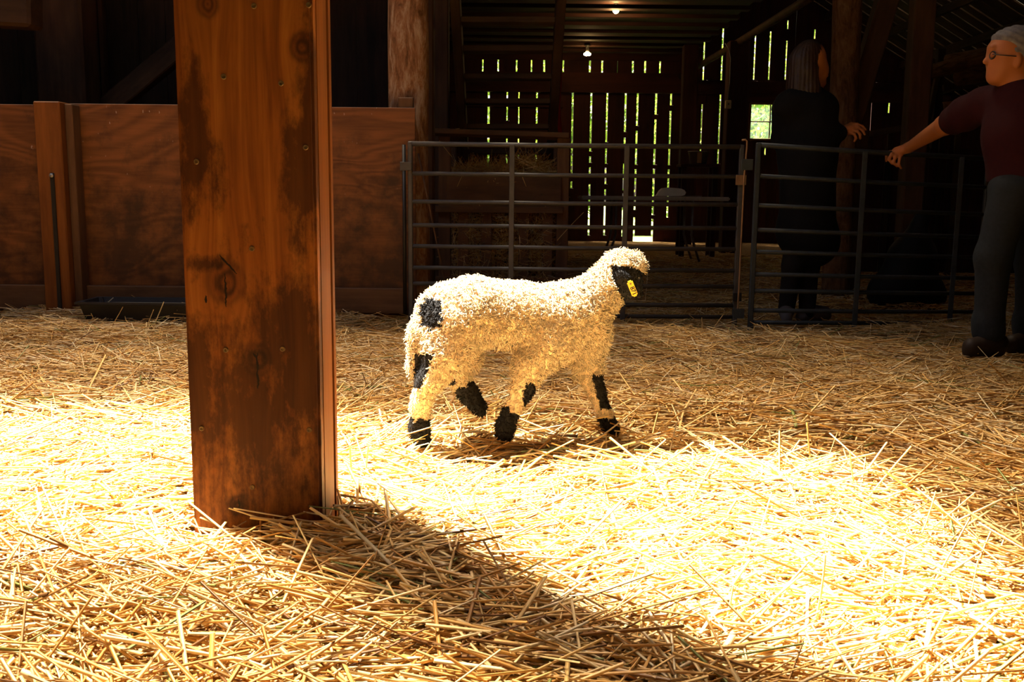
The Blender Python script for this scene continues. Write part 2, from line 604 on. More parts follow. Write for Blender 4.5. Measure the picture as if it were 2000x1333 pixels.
# ---- plywood: sideways cathedral grain, knots, white droppings, grime
def plywood_mat():
    w = NT('dirty_plywood')
    oi = w.n('ShaderNodeObjectInfo')
    tc = w.n('ShaderNodeTexCoord')
    mp = w.n('ShaderNodeMapping')
    w.l(tc.outputs['Object'], mp.inputs['Vector'])
    vm = w.n('ShaderNodeVectorMath', operation='SCALE')
    vm.inputs[0].default_value = (9.1, 0, 5.3)
    w.l(oi.outputs['Random'], vm.inputs['Scale'])
    w.l(vm.outputs[0], mp.inputs['Location'])
    mp.inputs['Scale'].default_value = (.28, 1, 1)
    big = w.noise(mp.outputs[0], 2.2, 2, .5, 1.2)
    bands = w.math('SINE', w.math('MULTIPLY', big, 75))
    m2 = w.n('ShaderNodeMapping')
    w.l(mp.outputs[0], m2.inputs['Vector'])
    m2.inputs['Scale'].default_value = (.25, 1, 1)
    fine = w.noise(m2.outputs[0], 60, 4, .65)
    f = w.math('ADD', w.math('MULTIPLY_ADD', bands, .10, .3), w.math('MULTIPLY', fine, .45))
    col = w.ramp(f, [(.25, (.070, .021, .005)), (.72, (.24, .082, .019))])
    vz = w.n('ShaderNodeTexVoronoi')
    w.l(mp.outputs[0], vz.inputs['Vector'])
    vz.inputs['Scale'].default_value = 3.6
    kn = w.ramp(vz.outputs['Distance'], [(.05, 1.0), (.13, 0.0)])
    col = w.mix(w.math('MULTIPLY', kn, .85), col, (.035, .012, .005))
    gr = w.noise(tc.outputs['Object'], 4.2, 6, .68)
    sp = w.n('ShaderNodeSeparateXYZ')
    w.l(tc.outputs['Object'], sp.inputs[0])
    dirt = w.math('SUBTRACT', gr, w.math('MULTIPLY_ADD', sp.outputs[2], .22, .50))
    dirt = w.math('MULTIPLY', w.math('ADD', dirt, .05), 5.0, clamp=True)
    col = w.mix(w.math('MULTIPLY', dirt, .8), col, (.030, .012, .006))
    m3 = w.n('ShaderNodeMapping')
    w.l(tc.outputs['Object'], m3.inputs['Vector'])
    m3.inputs['Scale'].default_value = (1, 1, .35)
    dr = w.noise(m3.outputs[0], 55, 2, .5)
    top = w.math('MULTIPLY_ADD', sp.outputs[2], .10, 0)
    dm = w.math('GREATER_THAN', w.math('ADD', dr, top), .755)
    col = w.mix(w.math('MULTIPLY', dm, .55), col, (.5, .40, .30))
    w.bump(f, .25, .003)
    return w.fin(col, .6, .3)
M['plywood'] = plywood_mat()

# ---- round log with peeling bark
def bark_mat(name, a, b, c_):
    w = NT(name)
    c = w.coords((1, 1, .28))
    n1 = w.noise(c, 14, 6, .7, 1.2)
    n2 = w.noise(c, 60, 4, .7)
    col = w.ramp(w.math('MULTIPLY_ADD', n1, .75, w.math('MULTIPLY', n2, .25)), [(.36, a), (.50, b), (.62, c_)])
    w.bump(w.math('ADD', n1, w.math('MULTIPLY', n2, .4)), .8, .02)
    return w.fin(col, .85, .15)
M['bark'] = bark_mat('peeling_bark', (.09, .036, .012), (.26, .12, .05), (.42, .28, .17))
M['bark_dark'] = bark_mat('dark_bark', (.05, .022, .008), (.12, .055, .02), (.18, .09, .04))

# ------------------------------------------------------------------ the setting
XL, XR, YF, YB = -7.2, 8.4, -4.0, 16.9      # inner faces of the barn
def Hgt(x, y):
    """height of the bedding"""
    x = np.asarray(x, float)
    y = np.asarray(y, float)
    h = .016 * np.sin(2.3 * x + 1.1 * y + .5) + .013 * np.sin(3.9 * y - 1.7 * x + 2.0) + .010 * np.sin(6.1 * x + 4.3 * y) + .008 * np.sin(9.0 * y + 3.1 * x + 1.0)
    h = h + .030 * np.exp(-(((x + .52) / .30) ** 2 + ((y - 1.93) / .16) ** 2))       # heaped against the foot of the post
    h = h + .035 * np.exp(-(((x + .25) / .22) ** 2 + ((y - 1.95) / .25) ** 2))
    h = h + .030 * np.exp(-(((x - .75) / .35) ** 2 + ((y - 2.55) / .15) ** 2))
    h = h - .030 * np.exp(-(((x - .52) / .20) ** 2 + ((y - 2.0) / .18) ** 2))
    h = h + .05 * np.exp(-((y - 5.75) / .25) ** 2) * (x < -.9)                          # drift along the plywood
    for (fx_, fy_) in ((-.28, 2.80), (-.02, 2.85), (.31, 3.0)):                       # trodden down by the lamb
        h = h - .024 * np.exp(-(((x - fx_) / .11) ** 2 + ((y - fy_) / .11) ** 2))
    far = np.clip((y - 6.2) / .6, 0, 1)
    return (h - .02) * (1 - .6 * far)

gx = np.linspace(XL - .3, XR + .3, 120)
gy = np.concatenate([np.linspace(YF, 6.5, 110), np.linspace(6.7, YB + .3, 30)])
GX, GY = np.meshgrid(gx, gy, indexing='ij')
FV = np.stack([GX, GY, Hgt(GX, GY) - .035], -1).reshape(-1, 3)
ii, jj = np.meshgrid(np.arange(119), np.arange(139), indexing='ij')
a_ = (ii * 140 + jj).ravel()
FQ = np.stack([a_, a_ + 140, a_ + 141, a_ + 1], 1)
floor = np_obj('floor', FV, FQ, M['floor'], None, True)
tag(floor, 'earth barn floor under the straw bedding', kind='structure')
bm = bmesh.new()
bmesh.ops.create_grid(bm, x_segments=1, y_segments=1, size=70)
tag(bm_obj('ground', bm, M['grass'], None, Matrix.Translation((0, 10, -.12))), 'grassy ground outside the barn', kind='structure')

def slab(name, x0, x1, y0, y1, z0, z1, mat, label, parent=None):
    bm = bmesh.new()
    bmesh.ops.create_cube(bm, size=1.0)
    for v in bm.verts:
        v.co = Vector((v.co.x * (x1 - x0), v.co.y * (y1 - y0), v.co.z * (z1 - z0)))
    o = bm_obj(name, bm, mat, parent, Matrix.Translation(((x0 + x1) / 2, (y0 + y1) / 2, (z0 + z1) / 2)))
    if parent is None:
        tag(o, label, kind='structure')
    return o

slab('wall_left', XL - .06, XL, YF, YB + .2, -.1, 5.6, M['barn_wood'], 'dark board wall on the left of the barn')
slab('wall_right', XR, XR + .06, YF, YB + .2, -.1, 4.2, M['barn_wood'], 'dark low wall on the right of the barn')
# front wall behind the camera; unseen doorway added for fill light
DX0, DX1, DZ = -.5, .3, 2.0
bm = bmesh.new()
def addbox(bm, x0, x1, y0, y1, z0, z1):
    g = bmesh.ops.create_cube(bm, size=1.0)
    for v in g['verts']:
        v.co = Vector(((x0 + x1) / 2 + v.co.x * (x1 - x0), (y0 + y1) / 2 + v.co.y * (y1 - y0), (z0 + z1) / 2 + v.co.z * (z1 - z0)))
addbox(bm, XL - .06, DX0, YF - .06, YF, -.1, 4.2)
addbox(bm, DX1, XR + .06, YF - .06, YF, -.1, 4.2)
addbox(bm, DX0, DX1, YF - .06, YF, DZ, 4.2)
tag(bm_obj('wall_front', bm, M['barn_wood']), 'front barn wall with a doorway added for fill light', kind='structure')

# unseen ceiling over the front bay, opening shaped to lay the sun patch
ZC = 4.0
LSH = ZC / math.tan(SUN_EL)
def hole(x, y):
    return Vector((x - TR.x * LSH, y - TR.y * LSH, ZC))
oy1 = 8.6
def far0(x): return 2.74 - .1985 * (x - .93)          # where full sun from the open bay ends on the floor
def near0(x): return 1.40 - .305 * (x - .93)
XE = [-3.4, .93, 1.75, 2.8]                          # bays of the added panes, as their sun patches lie on the floor
I_ = [hole(XE[3], far0(XE[3]) + 2.7), hole(XE[0], far0(XE[0]) + 2.7), hole(XE[0], .4), hole(XE[3], .4)]
O = [Vector((XR + .06, oy1, ZC)), Vector((XL - .06, oy1, ZC)), Vector((XL - .06, YF - .06, ZC)), Vector((XR + .06, YF - .06, ZC))]
bm = bmesh.new()
vo = [bm.verts.new(v) for v in O]
vi = [bm.verts.new(v) for v in I_]
for k in range(4):
    bm.faces.new((vo[k], vo[(k + 1) % 4], vi[(k + 1) % 4], vi[k]))
g = bmesh.ops.extrude_face_region(bm, geom=bm.faces[:])
for v in g['geom']:
    if isinstance(v, bmesh.types.BMVert): v.co.z += .05
bmesh.ops.recalc_face_normals(bm, faces=bm.faces[:])
ceil_ = tag(bm_obj('ceiling', bm, M['pale_planks']), 'unseen plank ceiling over the front bay, paled for bounce light, opening shaped for the sun patch', kind='structure')
def sun_tint(t):  # clear tint that cuts the sun by a set share
    w = NT('sun_dimmer_tint')
    tr = w.n('ShaderNodeBsdfTransparent')
    q = math.sqrt(t)
    tr.inputs['Color'].default_value = (q, q * .93, q * .84, 1)
    w.l(tr.outputs[0], w.out.inputs['Surface'])
    return w.m
def dimmer_pane(x0, x1, lo, hi, t):  # unseen pane, added to grade the sunlight across the straw
    quad = [hole(x0, lo(x0)), hole(x1, lo(x1)), hole(x1, hi(x1)), hole(x0, hi(x0))]
    bm = bmesh.new()
    bm.faces.new([bm.verts.new(v + Vector((0, 0, .03))) for v in quad])
    g = bmesh.ops.extrude_face_region(bm, geom=bm.faces[:])
    for v in g['geom']:
        if isinstance(v, bmesh.types.BMVert): v.co.z += .004
    bmesh.ops.recalc_face_normals(bm, faces=bm.faces[:])
    bm_obj('dimmer_pane', bm, sun_tint(t), ceil_)
rows = [0.0, .45, 1.15, 2.7]
for bi, taus in enumerate(((.070, .042, .030), (.036, .028, .019), (.015, .012, .009))):
    for ri, t in enumerate(taus):
        dimmer_pane(XE[bi], XE[bi + 1], lambda x, r=ri: far0(x) + rows[r], lambda x, r=ri: far0(x) + rows[r + 1], t)
dimmer_pane(XE[0], XE[1], lambda x: .4, near0, .17)
dimmer_pane(XE[1], XE[2], lambda x: .4, far0, .06)
dimmer_pane(XE[2], XE[3], lambda x: .4, far0, .016)

# loft over the back bay: boards on joists
ZL = 3.14
XLO = 2.95
loft = tag(slab('ceiling_loft', XL, XLO, 8.55, YB, ZL + .02, ZL + .07, M['loft_wood'], ''), 'dark loft floor boards above the back bay', kind='structure')
for k in range(13):
    y = 9.0 + k * .62
    beam('joist', (XL, y, ZL - .06), (XLO, y, ZL - .06), .05, .16, M['loft_wood'], loft, up=Vector((0, -1, 0)), bevel=.005)
slab('wall_loft_front', XL, XR, 8.52, 8.6, ZL + .05, 5.6, M['barn_wood'], 'dark boarding between the front ceiling and the loft')
slab('wall_loft_side', XLO, XLO + .04, 8.5, YB, ZL + .02, 5.6, M['barn_wood'], 'dark boarding along the loft edge')

# lean-to roof on the right: boards run down the slope, daylight between them
def roof_z(x):
    return 2.93 - .59 * (x - 6.7)
roof = empty('roof', (XR, 8.5, 0), 'sloping board roof of the side bay with light between the boards', kind='structure')
y = 8.6
bi = 0
while y < YB - .05:
    wd = random.choice([.20, .24, .28])
    xa, xb = XLO, XR + .3
    beam('roof_board', (xa, y + wd / 2, roof_z(xa)), (xb, y + wd / 2, roof_z(xb)), wd, .025, M['barn_wood'], roof, up=Vector((-.5, 0, -.85)), bevel=.002)
    y += wd + random.choice([.035, .05, .012, .06])
    bi += 1
for x in (3.6, 4.5, 5.2, 5.9, 6.5, 7.2, 7.9):
    z = roof_z(x) - .09
    beam('purlin', (x, 8.6, z), (x, YB, z), .07, .11, M['barn_wood'], roof, up=Vector((0, 0, 1)))
m_, L_ = frame_z((XLO - .2, 12.7, roof_z(XLO - .2) + .07), (XR + .5, 12.7, roof_z(XR + .5) + .07), Vector((-.5, 0, -.85)))
bm = bmesh.new()
bmesh.ops.create_cube(bm, size=1.0)
for v in bm.verts: v.co = Vector((v.co.x * 8.8, v.co.y * .01, v.co.z * L_))
bm_obj('roof_dimmer', bm, M['roof_dimmer'], roof, m_)  # added layer that dims the daylight between the boards

# ---- back wall: upright boards with daylight gaps, cross rails
wall_back = empty('wall_back', (0, YB, 0), 'back wall of upright boards with daylight showing through the gaps', kind='structure')
S = 1 / ppm(YB)
def wx(px, py=240): return P(px, py, YB).x
def wz(py, px=1150): return P(px, py, YB).z
slits = [905, 930, 954, 990, 1013, 1048, 1084, 1118, 1154, 1185, 1221, 1244, 1280, 1309, 1339, 1370, 1405, 1437, 1468, 1497, 1529, 1558, 1582, 1610, 1640, 1667, 1699, 1734, 1762, 1800]
gap = {954: .040, 990: .028, 1013: .026, 1048: .030, 1084: .026, 1118: .036, 1154: .036, 1185: .036, 1221: .036, 1244: .036, 1280: .040, 1309: .036, 1370: .024, 1405: .030, 1468: .026, 1497: .026, 1529: .026, 1582: .022, 1667: .022, 1699: .030, 1734: .022}
zbeam0, zbeam1 = wz(182), wz(143)
wins = (1463, 1545, 203, 273)      # the little window
winx0, winx1, winz0, winz1 = wx(wins[0]), wx(wins[1]), wz(wins[3], 1490), wz(wins[2], 1490)
def board_span(x0, x1, z0, z1):
    if x1 - x0 < .02 or z1 - z0 < .02: return
    xm = (x0 + x1) / 2
    yy = YB + random.uniform(0, .008)
    lean = random.uniform(-.004, .004)
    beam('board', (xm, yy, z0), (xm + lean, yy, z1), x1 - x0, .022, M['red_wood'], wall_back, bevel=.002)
edges = []
xprev = XL
for s in slits:
    g_ = gap.get(s, .0) * .8
    xs = wx(s)
    if g_ == 0: g_ = .002
    edges.append((xprev, xs - g_ / 2))
    xprev = xs + g_ / 2
edges.append((xprev, XR))
def roof_top(x):
    return 5.6 if x < XLO else min(roof_z(x) + .05, 5.6)
low = []
for (x0, x1) in edges:
    nsub = max(1, round((x1 - x0) / .32))
    for k in range(nsub):
        low.append((x0 + (x1 - x0) * k / nsub, x0 + (x1 - x0) * (k + 1) / nsub - (.001 if k < nsub - 1 else 0)))
for (x0, x1) in low:
    right = x0 > XLO - .5
    top = roof_top((x0 + x1) / 2) if right else zbeam0 + .05
    if x1 > winx0 and x0 < winx1:
        zs = [(0.0, winz0), (winz1, top)]
        a, b = max(x0, winx0), min(x1, winx1)
        if x0 < winx0 - .02: board_span(x0, winx0, -.15, top)
        if x1 > winx1 + .02: board_span(winx1, x1, -.15, top)
        board_span(a, b, -.15, winz0)
        board_span(a, b, winz1, top)
    else:
        lo_ = .0
        if 2.0 < (x0 + x1) / 2 < 2.45: lo_ = .055      # daylight under the short boards
        board_span(x0, x1, lo_ - (.15 if lo_ == 0 else 0), top)
upslits = [943, 973, 1009, 1038, 1063, 1100, 1152, 1176, 1206, 1236, 1260, 1289, 1320]
upgap = {943: .022, 973: .024, 1009: .022, 1038: .024, 1063: .030, 1100: .028, 1152: .030, 1176: .030, 1236: .030, 1260: .028, 1289: .024}
xprev = XL
for s in upslits + [1337]:
    xs = wx(s, 130)
    g_ = upgap.get(s, .002)
    x0, x1 = xprev, xs - g_ / 2
    nsub = max(1, round((x1 - x0) / .32))
    for k in range(nsub):
        board_span(x0 + (x1 - x0) * k / nsub, x0 + (x1 - x0) * (k + 1) / nsub, zbeam1 - .05, ZL + .05)
    xprev = xs + g_ / 2
beam('girt', (XL, YB - .06, (zbeam0 + zbeam1) / 2), (wx(1345), YB - .06, (zbeam0 + zbeam1) / 2), .10, zbeam1 - zbeam0, M['red_wood'], wall_back, up=Vector((0, 0, 1)))
# cross rails and odd patches that break the gaps
def rail_px(x0, x1, y0, y1, dy=.04):
    zc = (wz(y0) + wz(y1)) / 2
    beam('cross_rail', (wx(x0), YB - dy, zc), (wx(x1), YB - dy, zc), .03, abs(wz(y0) - wz(y1)), M['red_wood'], wall_back, up=Vector((0, 0, 1)))
rail_px(900, 1100, 198, 211)
rail_px(900, 1100, 246, 266)
rail_px(900, 1100, 287, 297)
rail_px(900, 1340, 100, 119)
rail_px(1455, 1800, 156, 196)
rail_px(1360, 1455, 155, 183)
for (x, ya, yb) in [(990, 236, 262), (1013, 244, 262), (1118, 345, 355), (1154, 296, 306), (1154, 318, 327), (1154, 345, 360), (1185, 278, 290), (1185, 320, 328), (1185, 360, 370), (1221, 258, 269), (1221, 282, 320), (1221, 372, 378), (1221, 386, 406), (1244, 246, 256), (1244, 322, 331), (1244, 410, 425), (1280, 224, 234), (1280, 322, 330), (1280, 420, 428), (1309, 206, 217), (1309, 323, 331), (1309, 425, 480),
                    (1084, 287, 302), (1084, 316, 360), (1048, 318, 400), (1370, 180, 204), (1370, 320, 480), (1405, 320, 480), (1529, 57, 80), (1529, 0, 40), (1582, 76, 300), (1582, 0, 58), (1468, 0, 62), (1497, 0, 62), (1667, 133, 224), (1667, 292, 480), (1667, 0, 113), (1699, 0, 142), (1699, 152, 194), (1699, 262, 480), (1734, 0, 194), (1734, 221, 480), (1468, 156, 202), (1497, 156, 202), (1529, 156, 300), (1468, 275, 480), (1497, 275, 288), (1497, 303, 480), (1529, 290, 480), (954, 342, 480), (990, 342, 480), (1013, 342, 480), (1154, 460, 480), (1185, 460, 480), (1118, 368, 480), (1221, 462, 480)]:
    zc0, zc1 = wz(yb, x), wz(ya, x)
    beam('batten', (wx(x), YB - .018, zc0), (wx(x), YB - .018, zc1), .11, .012, M['red_wood'], wall_back, bevel=.002)

# the little window in the back wall
win = empty('window_1', ((winx0 + winx1) / 2, YB, winz0), 'small paned window glowing in the dark back wall', kind='structure')
fw = .035
for (p0, p1) in (((winx0, winz0), (winx1, winz0)), ((winx0, winz1), (winx1, winz1)), ((winx0, winz0), (winx0, winz1)), ((winx1, winz0), (winx1, winz1))):
    beam('window_frame', (p0[0], YB - .03, p0[1]), (p1[0], YB - .03, p1[1]), fw, .05, M['feeder_wood'], win)
cols_ = [winx0, wx(1503), winx1]
zm = wz(238, 1490)
beam('muntin', (cols_[1], YB - .02, winz0), (cols_[1], YB - .02, winz1), .02, .02, M['feeder_wood'], win)
beam('muntin', (winx0, YB - .02, zm), (winx1, YB - .02, zm), .02, .02, M['feeder_wood'], win)
for i in range(2):
    for (za, zb) in ((winz0, zm), (zm, winz1)):
        slab('pane', cols_[i] + .01, cols_[i + 1] - .01, YB - .012, YB - .008, za + .01, zb - .01, M['pane'], '', win)

# ---- left background: board wall behind the pen, with timbers
wl = empty('wall_stall', (-4, 8.5, 0), 'dark upright board wall behind the plywood pen side', kind='structure')
x = XL
while x < P(800, 100, 8.5).x:
    wd = random.uniform(.22, .30)
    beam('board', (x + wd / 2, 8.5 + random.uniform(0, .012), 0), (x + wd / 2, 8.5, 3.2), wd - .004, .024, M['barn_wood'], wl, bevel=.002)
    x += wd
tag(beam('timber_post', P(135, 620, 7.6) * Vector((1, 1, 0)) if False else Vector((P(137, 200, 7.6).x, 7.6, 0)), Vector((P(137, 200, 7.6).x, 7.6, 3.9)), .36, .3, M['beam_wood'], None, .02), 'thick squared timber post in shade behind the plywood, far left', 'post')
pb0, pb1 = P(225, 200, 7.9), P(375, 75, 7.9)
dirb = (pb1 - pb0).normalized()
tag(beam('timber_brace', pb0 - dirb * .9, pb1 + dirb * 1.6, .16, .14, M['beam_wood'], None, .01), 'slanting timber brace in shade above the plywood', 'brace')
tag(beam('tie_beam', P(-160, 6, 6.6), P(72, 20, 6.6), .24, .2, M['beam_wood'], None, .02, up=Vector((0, -1, 0))), 'reddish tie beam end at the top left corner', 'beam')
for (px, pw) in ((190, .05), (203, .035)):
    q = P(px, 100, 8.3)
    tag(beam('wall_stud', (q.x, 8.3, 0), (q.x, 8.3, 3.1), pw, .09, M['beam_wood'], None), 'narrow upright stud on the dark board wall, ' + ('left one' if px == 190 else 'right one'), 'stud')

# ---- outdoors behind the back wall
def leafy_tree(x, y, h, rad, n, label):
    r = empty('tree', (x, y, -.1), label, 'tree', 'trees outside the back wall')
    tube('trunk', [(x, y, -.12), (x + .05, y, h * .35), (x - .05, y + .1, h * .75)], [.13, .10, .05], M['leaf_trunk'], r, 8)
    rs = np.random.default_rng(int(abs(x * 37 + y * 11)))
    d = rs.normal(size=(n, 3))
    d /= np.linalg.norm(d, axis=1)[:, None]
    c = np.array([x, y, h * .5]) + d * (rs.random(n) ** .4)[:, None] * np.array([rad, rad * .7, h * .52])
    a = rs.normal(size=(n, 3))
    a /= np.linalg.norm(a, axis=1)[:, None]
    b = np.cross(a, rs.normal(size=(n, 3)))
    b /= np.linalg.norm(b, axis=1)[:, None]
    s = rs.uniform(.05, .12, (n, 1))
    V = np.stack([c - a * s, c + b * s * .5, c + a * s, c - b * s * .5], 1).reshape(-1, 3)
    Q = np.arange(4 * n).reshape(n, 4)
    g_ = rs.random((n, 1))
    colr = np.array([.10, .20, .02]) * (1 - g_) + np.array([.34, .42, .05]) * g_
    o = np_obj('foliage', V, Q, M['leaf'], r, False, np.repeat(colr, 4, 0))
    o['kind'] = 'stuff'
for k, (x, h) in enumerate([(-4.6, 5.5), (-1.4, 5.0), (1.2, 5.2), (3.8, 4.7), (6.4, 5.4), (9.2, 5.6)]):
    leafy_tree(x, 21.0 + (k % 3) * .9, h, 1.3, 3600, ['leafy green tree outside, glimpsed left through the far wall boards', 'leafy green tree outside, behind the gaps above the feeder', 'leafy green tree outside, behind the gaps at the middle', 'leafy green tree outside, behind the gaps over the table', 'leafy green tree seen through the small window', 'leafy green tree outside, behind the gaps at the right'][k])

for k, (x, h) in enumerate([(-3.3, 7.0), (.2, 7.2), (3.4, 6.8), (6.6, 7.0), (9.9, 7.4)]):
    leafy_tree(x, 26.0 + (k % 2) * .6, h, 1.65, 5200, ['tall tree of the rear row outside, far left', 'tall tree of the rear row outside, left of the middle', 'tall tree of the rear row outside, above the table', 'tall tree of the rear row outside, filling the small window', 'tall tree of the rear row outside, far right'][k])

# ------------------------------------------------------------------ the big built-up post in front
PY = 2.05
pl, pr = P(365, 700, PY), P(623, 700, PY)
PW = pr.x - pl.x
PXC = (pl.x + pr.x) / 2
PZ1 = ZC
def pc(px, py):
    """photo position -> board coordinates of the front plank"""
    q = P(px, py, PY)
    return q.x - PXC, q.z - PZ1 / 2
knots = [(*pc(440, 552), .050), (*pc(502, 703), .038), (*pc(466, 988), .028), (*pc(590, 92), .034), (*pc(405, 8), .030)]
stains = [(*pc(380, 290), .030, .14, 1.0), (*pc(382, 335), .045, .07, .9), (*pc(598, 330), .048, .15, 1.15), (*pc(612, 210), .030, .16, .95), (*pc(560, 660), .085, .10, .75), (*pc(595, 740), .055, .14, 1.1), (*pc(385, 740), .045, .14, 1.1), (*pc(480, 800), .16, .16, .45), (*pc(500, 960), .12, .08, .2), (*pc(400, 515), .03, .015, .8)]
def seg(a, b, c, d):
    return (*pc(a, b), *pc(c, d))
cracks = [seg(428, 498, 463, 535), seg(440, 535, 442, 600), seg(502, 690, 503, 725), seg(502, 700, 495, 690), seg(503, 722, 504, 760), seg(466, 975, 467, 1000), seg(401, 578, 404, 592)]
M['post_front'] = post_board_mat('worn_post_plank', knots, stains, cracks)
post = empty('barn_post', (PXC, PY + .1, 0), 'thick built-up timber post standing in the straw in the foreground', 'post')
lean = -.004
def plank(name, y0, y1, x0, x1, mat):
    o = beam(name, (PXC + (x0 + x1) / 2 + lean * 0, (y0 + y1) / 2, -.06), (PXC + (x0 + x1) / 2 + lean, (y0 + y1) / 2, PZ1 + .06), x1 - x0, y1 - y0, mat, post, .006, seg=2)
    return o
# the front plank keeps its own coordinates for the knots
def post_plank(y0, y1, x0, x1, mat):
    bm = bmesh.new()
    addbox(bm, x0, x1, y0, y1, -.06 - PZ1 / 2, PZ1 / 2 + .02)
    bmesh.ops.bevel(bm, geom=bm.edges[:], offset=.006, segments=2, affect='EDGES')
    return bm_obj('plank', bm, mat, post, Matrix.Translation((PXC, PY, PZ1 / 2)))
post_plank(0, .040, -PW / 2, PW / 2, M['post_front'])['label'] = 'worn front plank with knots and screws'
post_plank(.042, .160, -PW / 2 + .008, PW / 2 - .001, M['fresh_wood'])
post_plank(.162, .200, -PW / 2, PW / 2 + .001, M['fresh_wood'])
for (px, py) in [(437, 150), (549, 163), (384, 316), (492, 486), (441, 684), (552, 682), (394, 837), (604, 840), (493, 952), (496, 12), (603, 10), (597, 288)]:
    q = P(px, py, PY)
    bm = bmesh.new()
    lathe_bm([(.0058, 0), (.0058, .0016), (.0046, .0026), (.0020, .0022), (.0019, .0008)], 12, bm)
    bm_obj('screw', bm, M['brass_screw'], post, Matrix.Translation((q.x, PY, q.z)) @ Matrix.Rotation(R(90), 4, 'X'))

# ------------------------------------------------------------------ plywood pen side
WY = 5.85
part = empty('pen_partition', P(400, 620, WY) * Vector((1, 1, 0)), 'low plywood pen side with droppings along its top edge', 'partition')
zt = P(500, 207, WY).z
def panel(px0, px1, z0, z1):
    a, b = P(px0, 400, WY).x, P(px1, 400, WY).x
    bm = bmesh.new()
    addbox(bm, (a - b) / 2 + .001, (b - a) / 2 - .001, 0, .02, z0 - .75, z1 - .75)
    bmesh.ops.bevel(bm, geom=bm.edges[:], offset=.002, segments=1, affect='EDGES')
    return bm_obj('plywood_panel', bm, M['plywood'], part, Matrix.Translation(((a + b) / 2, WY, .75)))
panel(-420, 100, .0, zt - .005)
panel(100, 470, .0, zt + .003)
panel(470, 812, .0, zt - .002)
xa, xb = P(-420, 580, WY).x, P(790, 580, WY).x
beam('sill', (xa, WY - .025, .10), (xb, WY - .025, .10), .045, .15, M['feeder_wood'], part, up=Vector((0, 0, 1)))
ux0, ux1 = P(77, 400, WY - .16).x, P(128, 400, WY - .16).x
zu = P(100, 198, WY - .16).z
up_ = beam('upright', ((ux0 + ux1) / 2, WY - .085, -.02), ((ux0 + ux1) / 2, WY - .085, zu), ux1 - ux0, .16, M['fresh_wood'], part, .006)
beam('side_cleat', (ux1 + .025, WY - .06, 0), (ux1 + .025, WY - .06, zu - .01), .045, .10, M['feeder_wood'], part)
sx = P(104, 400, WY - .18).x
beam('strap', (sx, WY - .172, .03), (sx, WY - .172, P(104, 338, WY - .17).z), .022, .012, M['dark_metal'], part, .002)
bm = lathe_bm([(.012, 0), (.012, .008), (.005, .012)], 10)
bm_obj('bolt', bm, M['galv'], part, Matrix.Translation((sx, WY - .178, P(104, 343, WY - .17).z)) @ Matrix.Rotation(R(90), 4, 'X'))
# far panel edge post with the bracket block behind the top corner
q = P(793, 195, WY + .05)
beam('corner_block', (q.x, WY + .045, zt - .3), (q.x, WY + .045, zt + .06), .09, .04, M['feeder_wood'], part)

# black rubber trough at the foot of the plywood
tx0, tx1 = P(165, 620, 5.5).x, P(470, 620, 5.5).x
bm = bmesh.new()
zz = .12
def troughring(o, z): return [(tx0 + o, 5.42 + o, z), (tx1 - o, 5.42 + o, z), (tx1 - o, 5.70 - o, z), (tx0 + o, 5.70 - o, z)]
rings = [[bm.verts.new(Vector(p)) for p in troughring(o, z)] for (o, z) in ((.03, -.01), (0, zz - .015), (-.012, zz - .012), (-.012, zz), (.015, zz), (.045, .02))]
for a, b in zip(rings, rings[1:]):
    for k in range(4):
        bm.faces.new((a[k], a[(k + 1) % 4], b[(k + 1) % 4], b[k]))
bm.faces.new(rings[0][::-1])
bm.faces.new(rings[-1])
bmesh.ops.bevel(bm, geom=[e for e in bm.edges if abs(e.verts[0].co.z - e.verts[1].co.z) > .02], offset=.02, segments=3, affect='EDGES')
tag(bm_obj('feed_trough', bm, M['black_rubber']), 'low black rubber trough on the straw at the foot of the plywood', 'trough')

# ------------------------------------------------------------------ round log posts
def log_post(name, base, top, r, mat, label, seed=0, lobes=.08):
    rs = random.Random(seed)
    ph = [rs.uniform(0, 6.28) for _ in range(6)]
    base, top = Vector(base), Vector(top)
    m_, L = frame_z(base, top)
    bm = bmesh.new()
    n, k = 26, 34
    rg = []
    for i in range(k + 1):
        z = -L / 2 + L * i / k
        row = []
        for j in range(n):
            a = 2 * math.pi * j / n
            rr = r * (1 + lobes * (.5 * math.sin(2 * a + ph[0]) + .3 * math.sin(3 * a + ph[1] + z * 1.5) + .22 * math.sin(7 * a + ph[2] + 4 * z) * math.sin(3 * z + ph[3]) + .2 * math.sin(5.3 * z + ph[4])))
            row.append(bm.verts.new((rr * math.cos(a) + .012 * math.sin(1.3 * z + ph[5]), rr * math.sin(a), z)))
        rg.append(row)
    for a, b in zip(rg, rg[1:]):
        for j in range(n):
            bm.faces.new((a[j], a[(j + 1) % n], b[(j + 1) % n], b[j]))
    bm.faces.new(rg[0][::-1])
    bm.faces.new(rg[-1])
    return tag(bm_obj(name, bm, mat, None, m_, True), label, 'post')
LY = 6.12
lx = P(800, 200, LY).x
log_post('log_post', (lx + .01, LY, -.05), (P(797, 0, LY).x - .02, LY, 3.95), 36.5 / ppm(LY), M['bark'], 'round log post with peeling bark behind the plywood corner', 3)
q0, q1 = P(1643, 240, 7.4), P(1640, 0, 7.4)
log_post('log_post', (q0.x + .04, 7.4, -.05), (q1.x, 7.4, 3.95), 25.5 / ppm(7.4), M['bark_dark'], 'round log post in shade behind the woman', 8)
